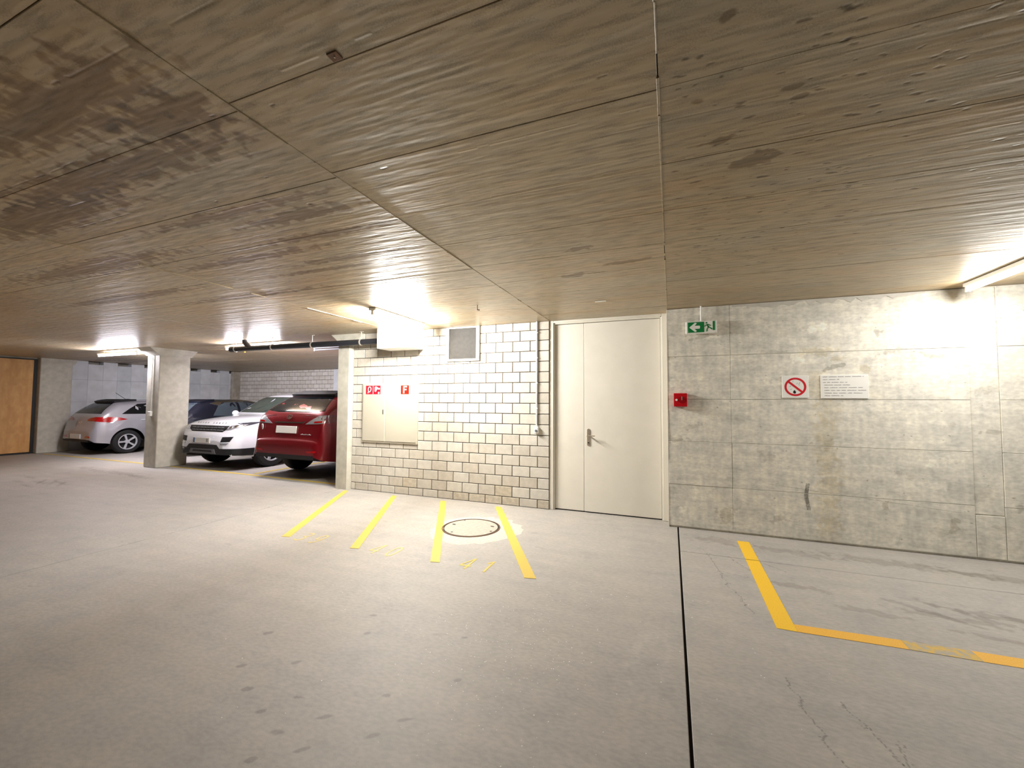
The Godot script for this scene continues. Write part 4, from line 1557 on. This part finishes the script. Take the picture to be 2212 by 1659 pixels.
		# rim down to the body
		for k in dense.size():
			var p := dense[k]
			var r := dense[(k + 1) % dense.size()]
			if not (index.has(p) and index.has(r)):
				continue
			var a := v[index[p]]
			var b := v[index[r]]
			var na := n[index[p]]
			var nb := n[index[r]]
			var side := (b - a).cross(na).normalized()
			var base := v.size()
			v.append_array(PackedVector3Array([a, b, b - nb * (lift + 0.01), a - na * (lift + 0.01)]))
			n.append_array(PackedVector3Array([side, side, side, side]))
			ix.append_array(PackedInt32Array([base, base + 1, base + 2, base, base + 2, base + 3]))
		var arr := []
		arr.resize(Mesh.ARRAY_MAX)
		arr[Mesh.ARRAY_VERTEX] = v
		arr[Mesh.ARRAY_NORMAL] = n
		arr[Mesh.ARRAY_INDEX] = ix
		var m := ArrayMesh.new()
		m.add_surface_from_arrays(Mesh.PRIMITIVE_TRIANGLES, arr)
		return m

func mirror(poly: Array) -> Array:
	var q := []
	for p in poly:
		q.append([-p[0], p[1]])
	return q

func wheel_meshes(R: float, rim_r: float) -> Array:
	var t := MB.new()
	var w := 0.11
	t.lathe(Vector3.ZERO, Vector3.RIGHT, [Vector2(rim_r, -w), Vector2(R - 0.03, -w - 0.004), Vector2(R - 0.008, -w + 0.02), Vector2(R, -w + 0.05), Vector2(R, w - 0.05), Vector2(R - 0.008, w - 0.02), Vector2(R - 0.03, w + 0.004), Vector2(rim_r, w)], 36)
	t.lathe(Vector3.ZERO, Vector3.RIGHT, [Vector2(rim_r, 0.03), Vector2(0.0, 0.03)], 24)
	var r := MB.new()
	r.lathe(Vector3.ZERO, Vector3.RIGHT, [Vector2(rim_r + 0.004, w - 0.012), Vector2(rim_r + 0.002, w + 0.004), Vector2(rim_r - 0.016, w + 0.004), Vector2(rim_r - 0.024, w - 0.03)], 36)
	r.lathe(Vector3.ZERO, Vector3.RIGHT, [Vector2(0.055, 0.05), Vector2(0.05, w - 0.012), Vector2(0.0, w - 0.008)], 20)
	for k in 5:
		for o in [-0.13, 0.13]:
			var a: float = TAU * k / 5 + o
			var d := Vector3(0, sin(a), cos(a))
			var e := Vector3(0, cos(a), -sin(a)) * 0.011
			var a2: float = TAU * k / 5 + o * 0.55
			var f := Vector3(0, sin(a2), cos(a2)) * (rim_r - 0.012)
			var p := d * 0.045
			var x0 := Vector3(w - 0.016, 0, 0)
			var x1 := Vector3(w - 0.006, 0, 0)
			r.quad(p - e + x0, f - e + x1, f + e + x1, p + e + x0, Vector3.RIGHT)
			r.quad(p - e + x0, f - e + x1, f - e + x1 - Vector3(0.03, 0, 0), p - e + x0 - Vector3(0.03, 0, 0), -e.normalized())
			r.quad(p + e + x0, f + e + x1, f + e + x1 - Vector3(0.03, 0, 0), p + e + x0 - Vector3(0.03, 0, 0), e.normalized())
	return [t.mesh(), r.mesh()]

func car(label: String, d: Dictionary, paint_m: Material, at: Vector3, turn: float) -> Array:
	var o := thing("car", label, "car", at, turn, "parked cars")
	var b := Body.new()
	b.L = d.L
	b.top = d.top
	b.belt = d.belt
	b.bot = d.bot
	b.plan = d.plan
	b.axles = d.axles
	b.R = d.R
	b.tumble = d.get("tumble", 0.28)
	part("body", b.shell(), paint_m, o)
	var wm := wheel_meshes(d.R, d.R * 0.66)
	for a in d.axles:
		for s in [-1.0, 1.0]:
			var t := part("wheel", wm[0], M.rubber, o)
			t.position = Vector3(s * (b.at(d.plan, a) - 0.135), d.R, -a)
			if s < 0.0:
				t.rotation.y = PI
			part("rim", wm[1], M.rim, t)
	# dark underside and wheel wells
	var hw: float = b.at(d.plan, d.L * 0.5) - 0.3
	var m := MB.new()
	m.box(Vector3(-hw, d.R * 0.9, -d.L + 0.35), Vector3(hw, 0.78, -0.3), 0.03)
	for a in d.axles:
		m.box(Vector3(-hw - 0.16, 0.5 + d.R * 0.35, -a - d.R - 0.02), Vector3(hw + 0.16, 0.5 + d.R * 0.35 + 0.05, -a + d.R + 0.02), 0.01)
	part("underbody", m.mesh(), M.dark, o)
	return [o, b]

func both(b: Body, called: String, poly: Array, lift: float, mat: Material, o: Node3D) -> void:
	part(called, b.patch(poly, 2, lift), mat, o)
	part(called, b.patch(poly, 3, lift), mat, o)

func door_mirror(b: Body, s: float, y: float, mat: Material, o: Node3D) -> void:
	for k in [-1.0, 1.0]:
		var p := b.side_point(s, y, k)
		var m := MB.new()
		m.ball(p + Vector3(k * 0.09, 0.05, 0.0), Vector3(0.1, 0.07, 0.06), 14, 8)
		m.cyl(p, p + Vector3(k * 0.06, 0.03, 0), 0.025, 0.03, 10)
		part("door_mirror", m.mesh(), mat, o)

func plate(o: Node3D, c: Vector3, w: float, h: float, facing: float, tilt := 0.0) -> MeshInstance3D:
	var m := MB.new()
	m.box(Vector3(-w * 0.5, -h * 0.5, -0.006), Vector3(w * 0.5, h * 0.5, 0.006), 0.003)
	var p := part("number_plate", m.mesh(), M.plate, o)
	p.position = c
	p.rotation = Vector3(tilt, 0.0 if facing > 0.0 else PI, 0)
	return p

func build_cars() -> void:
	# silver hatchback
	var d := {"L": 4.03, "R": 0.315, "axles": [0.72, 3.29], "tumble": 0.3,
		"top": [[0, 0.62], [0.02, 0.68], [0.05, 0.76], [0.085, 0.92], [0.12, 1.02], [0.17, 1.08], [0.45, 1.33], [0.58, 1.405], [0.75, 1.425], [1.2, 1.46], [1.8, 1.474], [2.35, 1.43], [3.0, 1.06], [3.15, 1.0], [3.7, 0.85], [3.93, 0.72], [4.0, 0.6], [4.03, 0.5]],
		"belt": [[0, 0.5], [0.1, 0.78], [0.3, 1.02], [0.8, 1.03], [2.8, 0.94], [3.1, 0.88], [3.6, 0.75], [4.03, 0.45]],
		"bot": [[0, 0.40], [0.06, 0.34], [0.3, 0.3], [0.5, 0.24], [1, 0.22], [3.3, 0.22], [3.9, 0.25], [4.03, 0.35]],
		"plan": [[0, 0.66], [0.03, 0.74], [0.1, 0.80], [0.3, 0.845], [0.7, 0.867], [3, 0.867], [3.5, 0.84], [3.8, 0.76], [3.95, 0.65], [4.03, 0.5]]}
	var silver := paint(srgb(158, 157, 162), 0.3, 0.34)
	var r := car("silver five-door hatchback parked nose-in beside the panelled wall", d, silver, Vector3(-14.58, 0, -5.9), deg_to_rad(-1.0))
	var o: Node3D = r[0]
	var b: Body = r[1]
	part("rear_window", b.patch([[-0.66, 1.075], [0.66, 1.075], [0.57, 1.22], [0.48, 1.36], [-0.48, 1.36], [-0.57, 1.22]], 0, 0.004), M.glass, o)
	both(b, "side_window", [[0.58, 1.065], [0.78, 1.22], [0.96, 1.33], [1.5, 1.375], [1.58, 1.375], [1.58, 1.05]], 0.004, M.glass, o)
	both(b, "side_window", [[1.64, 1.05], [1.64, 1.375], [2.1, 1.36], [2.3, 1.31], [2.78, 1.05], [2.7, 1.02]], 0.004, M.glass, o)
	part("windscreen", b.patch([[-0.62, 1.06], [0.62, 1.06], [0.5, 1.4], [-0.5, 1.4]], 1, 0.004), M.glass, o)
	for k in [1, -1]:
		var tl := [[0.34, 0.92], [0.44, 0.965], [0.6, 0.985], [0.78, 0.99], [0.79, 0.87], [0.6, 0.885], [0.36, 0.89]]
		part("tail_lamp", b.patch(tl if k > 0 else mirror(tl), 0, 0.006), M.lamp_red, o)
		part("tail_lamp", b.patch([[0.13, 0.99], [0.4, 0.99], [0.55, 0.97], [0.7, 0.92], [0.5, 0.885], [0.32, 0.85], [0.13, 0.87]], 2 if k > 0 else 3, 0.006), M.lamp_red, o)
		var rf := [[0.42, 0.455], [0.66, 0.455], [0.63, 0.5], [0.5, 0.505]]
		part("reflector", b.patch(rf if k > 0 else mirror(rf), 0, 0.005), M.lamp_red, o)
		part("door_handle", b.patch([[1.0, 0.88], [1.2, 0.88], [1.2, 0.91], [1.0, 0.91]], 2 if k > 0 else 3, 0.02), M.rim, o)
		part("reversing_lamp", b.patch([[0.22, 0.862], [0.42, 0.866], [0.38, 0.83], [0.26, 0.83]], 2 if k > 0 else 3, 0.005), M.lamp_clear, o)
	part("lower_bumper", b.patch([[-0.62, 0.345], [0.62, 0.345], [0.5, 0.41], [-0.5, 0.41]], 0, 0.006), M.plastic, o)
	plate(o, Vector3(0, 0.485, 0.012), 0.5, 0.115, 1.0)
	part("roof_spoiler", b.patch([[-0.5, 1.36], [0.5, 1.36], [0.48, 1.415], [-0.48, 1.415]], 0, 0.05), M.plastic, o)
	var m := MB.new()
	m.tube([Vector3(0, 1.455, -1.05), Vector3(0, 1.47, -1.0), Vector3(0, 1.64, -0.78)], 0.006, 8)
	m.ball(Vector3(0, 1.455, -1.06), Vector3(0.03, 0.018, 0.06))
	part("aerial", m.mesh(), M.plastic, o)
	m = MB.new()
	m.lathe(b.end_point(0, 0.86, 1) + Vector3(0, 0, 0.004), Vector3(0, 0, 1), [Vector2(0.05, 0), Vector2(0.052, 0.006), Vector2(0.04, 0.006), Vector2(0.04, 0)], 24)
	part("badge", m.mesh(), M.chrome, o)
	door_mirror(b, 2.72, 1.03, silver, o)
	# dark blue hatchback
	d = {"L": 3.99, "R": 0.31, "axles": [0.68, 3.2], "tumble": 0.3,
		"top": [[0, 0.62], [0.02, 0.7], [0.06, 0.85], [0.12, 0.98], [0.2, 1.06], [0.45, 1.3], [0.6, 1.4], [0.8, 1.44], [1.3, 1.48], [1.8, 1.482], [2.3, 1.43], [2.95, 1.06], [3.1, 1.0], [3.7, 0.86], [3.9, 0.72], [3.99, 0.5]],
		"belt": [[0, 0.5], [0.1, 0.8], [0.3, 0.98], [0.8, 0.98], [2.8, 0.9], [3.6, 0.75], [3.99, 0.45]],
		"bot": [[0, 0.40], [0.06, 0.34], [0.5, 0.24], [1, 0.22], [3.3, 0.22], [3.99, 0.35]],
		"plan": [[0, 0.62], [0.03, 0.7], [0.1, 0.78], [0.3, 0.82], [0.7, 0.85], [3, 0.85], [3.5, 0.82], [3.8, 0.74], [3.99, 0.5]]}
	var blue := paint(srgb(12, 17, 34), 0.2, 0.3)
	r = car("dark blue hatchback parked nose-in behind the concrete column", d, blue, Vector3(-12.25, 0, -6.55), 0.0)
	o = r[0]
	b = r[1]
	part("rear_window", b.patch([[-0.6, 1.03], [0.6, 1.03], [0.52, 1.22], [0.46, 1.37], [-0.46, 1.37], [-0.52, 1.22]], 0, 0.004), M.glass_grey, o)
	both(b, "side_window", [[0.8, 1.03], [0.98, 1.3], [1.2, 1.38], [1.5, 1.4], [1.5, 1.0]], 0.004, M.glass_grey, o)
	both(b, "side_window", [[1.58, 1.0], [1.58, 1.4], [2.05, 1.37], [2.3, 1.3], [2.7, 1.02], [2.6, 0.985]], 0.004, M.glass_grey, o)
	both(b, "side_trim", [[0.82, 1.36], [1.05, 1.41], [1.8, 1.44], [2.3, 1.37], [2.3, 1.34], [1.8, 1.41], [1.15, 1.39], [1.0, 1.3]], 0.006, M.chrome, o)
	part("windscreen", b.patch([[-0.6, 1.06], [0.6, 1.06], [0.5, 1.38], [-0.5, 1.38]], 1, 0.004), M.glass, o)
	for k in [1, -1]:
		var tl := [[0.56, 0.74], [0.72, 0.74], [0.72, 0.98], [0.6, 0.96]]
		part("tail_lamp", b.patch(tl if k > 0 else mirror(tl), 0, 0.006), M.lamp_red, o)
	plate(o, Vector3(0, 0.52, 0.012), 0.5, 0.115, 1.0)
	part("roof_spoiler", b.patch([[-0.48, 1.375], [0.48, 1.375], [0.46, 1.425], [-0.46, 1.425]], 0, 0.05), blue, o)
	door_mirror(b, 2.66, 1.0, blue, o)
	# white off-roader, nose towards the aisle
	d = {"L": 4.36, "R": 0.37, "axles": [0.83, 3.49], "tumble": 0.32,
		"top": [[0, 0.8], [0.04, 0.98], [0.12, 1.15], [0.45, 1.48], [0.6, 1.54], [1.2, 1.6], [2.1, 1.63], [2.45, 1.59], [3.12, 1.17], [3.25, 1.12], [3.7, 1.08], [4.05, 1.03], [4.19, 0.97], [4.25, 0.9], [4.285, 0.8], [4.33, 0.72], [4.36, 0.62]],
		"belt": [[0, 0.6], [0.1, 1.0], [0.4, 1.12], [3.1, 1.02], [3.5, 1.0], [4.0, 0.94], [4.2, 0.85], [4.3, 0.65], [4.36, 0.5]],
		"bot": [[0, 0.45], [0.1, 0.36], [0.4, 0.30], [1.2, 0.27], [3.2, 0.27], [4.05, 0.27], [4.28, 0.3], [4.36, 0.4]],
		"plan": [[0, 0.72], [0.05, 0.82], [0.15, 0.89], [0.4, 0.94], [0.8, 0.955], [3.5, 0.955], [3.9, 0.94], [4.1, 0.9], [4.22, 0.84], [4.3, 0.76], [4.36, 0.62]]}
	var white := paint(srgb(228, 229, 234), 0.0, 0.35)
	r = car("white off-road car parked nose-out with its grille towards the aisle", d, white, Vector3(-9.2, 0, -10.02), PI + deg_to_rad(1.0))
	o = r[0]
	b = r[1]
	part("windscreen", b.patch([[-0.72, 1.16], [0.72, 1.16], [0.66, 1.3], [0.55, 1.53], [-0.55, 1.53], [-0.66, 1.3]], 1, 0.004), M.glass_green, o)
	both(b, "side_window", [[0.5, 1.2], [0.7, 1.43], [1.9, 1.53], [1.9, 1.08], [0.6, 1.16]], 0.004, M.glass, o)
	both(b, "side_window", [[1.97, 1.08], [1.97, 1.53], [2.3, 1.5], [2.95, 1.15], [2.9, 1.06]], 0.004, M.glass_green, o)
	part("rear_window", b.patch([[-0.65, 1.17], [0.65, 1.17], [0.5, 1.42], [-0.5, 1.42]], 0, 0.004), M.glass, o)
	var gr := part("grille", b.patch([[-0.47, 0.79], [0.47, 0.79], [0.56, 0.84], [0.6, 0.915], [-0.6, 0.915], [-0.56, 0.84]], 1, 0.004), M.plastic, o)
	for row in 2:
		var gy := 0.825 + row * 0.05
		for k in 9:
			var gx := -0.44 + k * 0.11
			part("mesh_bar", b.patch([[gx - 0.045, gy - 0.012], [gx + 0.045, gy - 0.012], [gx + 0.038, gy + 0.012], [gx - 0.038, gy + 0.012]], 1, 0.012), M.grey_plastic, gr)
	for k in [1, -1]:
		var hl := [[0.56, 0.83], [0.7, 0.845], [0.82, 0.885], [0.845, 0.94], [0.72, 0.935], [0.63, 0.92]]
		var h := part("headlamp", b.patch(hl if k > 0 else mirror(hl), 1, 0.006), M.lamp_clear, o)
		for q in [[0.65, 0.885], [0.745, 0.905]]:
			var e := []
			for a in 12:
				e.append([k * (q[0] + cos(TAU * a / 12) * 0.03), q[1] + sin(TAU * a / 12) * 0.022])
			part("lens", b.patch(e, 1, 0.012), M.chrome, h)
		part("headlamp", b.patch([[4.12, 0.9], [4.12, 0.97], [3.9, 0.985], [3.68, 0.985], [3.85, 0.95]], 2 if k > 0 else 3, 0.005), M.lamp_dark, o)
		var ap := [[0.52, 0.585], [0.72, 0.6], [0.77, 0.7], [0.54, 0.69]]
		var va := part("air_vent", b.patch(ap if k > 0 else mirror(ap), 1, 0.005), M.plastic, o)
		var fl := [[0.54, 0.53], [0.66, 0.535], [0.71, 0.572], [0.52, 0.57]]
		part("fog_lamp", b.patch(fl if k > 0 else mirror(fl), 1, 0.008), M.lamp_clear, va)
	part("lower_grille", b.patch([[-0.76, 0.33], [0.76, 0.33], [0.8, 0.455], [0.5, 0.455], [0.42, 0.53], [-0.42, 0.53], [-0.5, 0.455], [-0.8, 0.455]], 1, 0.006), M.plastic, o)
	part("skid_plate", b.patch([[-0.4, 0.345], [0.4, 0.345], [0.36, 0.44], [-0.36, 0.44]], 1, 0.012), M.grey_plastic, o)
	part("intake", b.patch([[-0.3, 0.38], [0.3, 0.38], [0.28, 0.415], [-0.28, 0.415]], 1, 0.015), M.plastic, o)
	both(b, "sill_cladding", [[1.24, 0.275], [3.07, 0.275], [3.07, 0.4], [1.24, 0.4]], 0.008, M.plastic, o)
	both(b, "front_cladding", [[3.93, 0.3], [4.28, 0.32], [4.31, 0.455], [3.92, 0.455]], 0.008, M.plastic, o)
	part("plate_holder", b.patch([[-0.3, 0.555], [0.3, 0.555], [0.3, 0.69], [-0.3, 0.69]], 1, 0.003), white, o)
	var pl := plate(o, Vector3(0.02, 0.615, -4.375), 0.5, 0.11, -1.0)
	pbox("blue_strip", Vector3(-0.245, -0.05, 0.005), Vector3(-0.205, 0.05, 0.0068), 0.0, M.plate_blue, pl)
	pbox("canton_mark", Vector3(0.15, -0.035, 0.005), Vector3(0.2, 0.035, 0.0068), 0.0, M.print_grey, pl)
	var word := "RANGE ROVER"
	for k in word.length():
		if word[k] == " ":
			continue
		var x := (k - 5.0) * 0.085
		var bp := b.end_point(x, 0.965, -1)
		letters("letter", word[k], 0.034, bp + Vector3(0, 0.004, -0.006), Basis(Vector3(-1, 0, 0), Vector3(0, 0.75, 0.66), Vector3(0, 0.66, -0.75)), M.grey_plastic, o, 1.3)
	door_mirror(b, 2.98, 1.08, white, o)
	# dark red crossover, tail towards the aisle
	d = {"L": 4.77, "R": 0.365, "axles": [1.03, 3.77], "tumble": 0.3,
		"top": [[0, 0.66], [0.012, 0.72], [0.05, 0.77], [0.08, 0.98], [0.11, 1.14], [0.17, 1.25], [0.45, 1.46], [0.62, 1.56], [0.74, 1.605], [1.3, 1.66], [2.2, 1.69], [2.8, 1.64], [3.55, 1.2], [3.7, 1.13], [4.4, 0.98], [4.65, 0.86], [4.74, 0.7], [4.77, 0.6]],
		"belt": [[0, 0.55], [0.1, 1.0], [0.4, 1.16], [1, 1.14], [3.2, 1.0], [3.6, 0.97], [4.5, 0.8], [4.77, 0.5]],
		"bot": [[0, 0.45], [0.06, 0.4], [0.5, 0.32], [1.3, 0.24], [3.6, 0.24], [4.5, 0.26], [4.77, 0.4]],
		"plan": [[0, 0.74], [0.03, 0.81], [0.1, 0.87], [0.25, 0.91], [0.7, 0.94], [3.6, 0.9425], [4.2, 0.9], [4.5, 0.82], [4.7, 0.68], [4.77, 0.55]]}
	var red := paint(srgb(112, 8, 20), 0.3, 0.3)
	r = car("dark red crossover parked nose-in between the white car and the post", d, red, Vector3(-6.58, 0, -5.47), deg_to_rad(-1.0))
	o = r[0]
	b = r[1]
	part("rear_window", b.patch([[-0.72, 1.26], [-0.35, 1.235], [0.35, 1.235], [0.72, 1.26], [0.63, 1.4], [0.56, 1.52], [-0.56, 1.52], [-0.63, 1.4]], 0, 0.004), M.glass, o)
	both(b, "side_window", [[0.75, 1.2], [1.0, 1.42], [1.9, 1.56], [1.9, 1.15], [0.9, 1.15]], 0.004, M.glass, o)
	both(b, "side_window", [[1.98, 1.15], [1.98, 1.56], [2.5, 1.54], [2.7, 1.5], [3.3, 1.12], [3.2, 1.06]], 0.004, M.glass, o)
	part("windscreen", b.patch([[-0.7, 1.22], [0.7, 1.22], [0.56, 1.6], [-0.56, 1.6]], 1, 0.004), M.glass, o)
	for k in [1, -1]:
		var tl := [[0.42, 1.02], [0.56, 1.1], [0.7, 1.175], [0.83, 1.185], [0.86, 1.045], [0.7, 1.03]]
		var t := part("tail_lamp", b.patch(tl if k > 0 else mirror(tl), 0, 0.006), M.lamp_clear, o)
		var rl := [[0.62, 1.045], [0.8, 1.055], [0.8, 1.085], [0.64, 1.075]]
		part("red_segment", b.patch(rl if k > 0 else mirror(rl), 0, 0.01), M.lamp_red, t)
		part("tail_lamp", b.patch([[0.13, 1.04], [0.34, 1.06], [0.58, 1.15], [0.3, 1.19], [0.13, 1.18]], 2 if k > 0 else 3, 0.006), M.lamp_smoke, o)
		var rf := [[0.56, 0.52], [0.76, 0.53], [0.76, 0.565], [0.56, 0.55]]
		part("reflector", b.patch(rf if k > 0 else mirror(rf), 0, 0.005), M.lamp_red, o)
	part("garnish", b.patch([[-0.36, 1.035], [0.36, 1.035], [0.43, 1.075], [0.33, 1.06], [-0.35, 1.06]], 0, 0.012), M.chrome, o)
	plate(o, b.end_point(0, 0.918, 1) + Vector3(-0.02, 0, 0.014), 0.52, 0.13, 1.0, -0.12)
	part("lower_bumper", b.patch([[-0.72, 0.41], [0.72, 0.41], [0.72, 0.475], [-0.72, 0.475]], 0, 0.006), M.plastic, o)
	m = MB.new()
	var bc := b.end_point(0, 1.15, 1) + Vector3(0, 0, 0.004)
	for k in 28:
		var a0 := TAU * k / 28
		var a1 := TAU * (k + 1) / 28
		m.prism(PackedVector2Array([Vector2(cos(a0) * 0.066, sin(a0) * 0.046), Vector2(cos(a1) * 0.066, sin(a1) * 0.046), Vector2(cos(a1) * 0.052, sin(a1) * 0.034), Vector2(cos(a0) * 0.052, sin(a0) * 0.034)]), bc, Vector3.RIGHT, Vector3(0, 0.9, -0.43), 0.006)
	m.prism(PackedVector2Array(band([Vector2(0.02, 0.03), Vector2(-0.02, -0.008), Vector2(-0.012, -0.02), Vector2(0.05, -0.012)], 0.012)), bc, Vector3.RIGHT, Vector3(0, 0.9, -0.43), 0.006)
	part("badge", m.mesh(), M.chrome, o)
	m = MB.new()
	for k in 9:
		var x := 0.36 + k * 0.028
		var p := b.end_point(x, 0.83, 1)
		m.box(p + Vector3(-0.009, 0, 0.002), p + Vector3(0.009, 0.014 if k % 3 != 1 else 0.02, 0.006), 0.001)
	part("lettering", m.mesh(), M.chrome, o)
	part("roof_spoiler", b.patch([[-0.56, 1.525], [0.56, 1.525], [0.53, 1.59], [-0.53, 1.59]], 0, 0.06), M.plastic, o)
	door_mirror(b, 3.25, 1.08, red, o)
	# round sticker
	m = MB.new()
	var sp := b.end_point(-0.68, 0.955, 1) + Vector3(0, 0, 0.003)
	m.lathe(sp, Vector3(-0.35, 0, 0.94).normalized(), [Vector2(0.055, -0.004), Vector2(0.055, 0.004), Vector2(0.0, 0.004)], 24)
	part("sticker", m.mesh(), M.plate, o)
	m = MB.new()
	m.lathe(sp, Vector3(-0.35, 0, 0.94).normalized(), [Vector2(0.03, 0.004), Vector2(0.03, 0.0055), Vector2(0.016, 0.0055), Vector2(0.016, 0.004)], 20)
	part("sticker_ring", m.mesh(), M.print_grey, o)
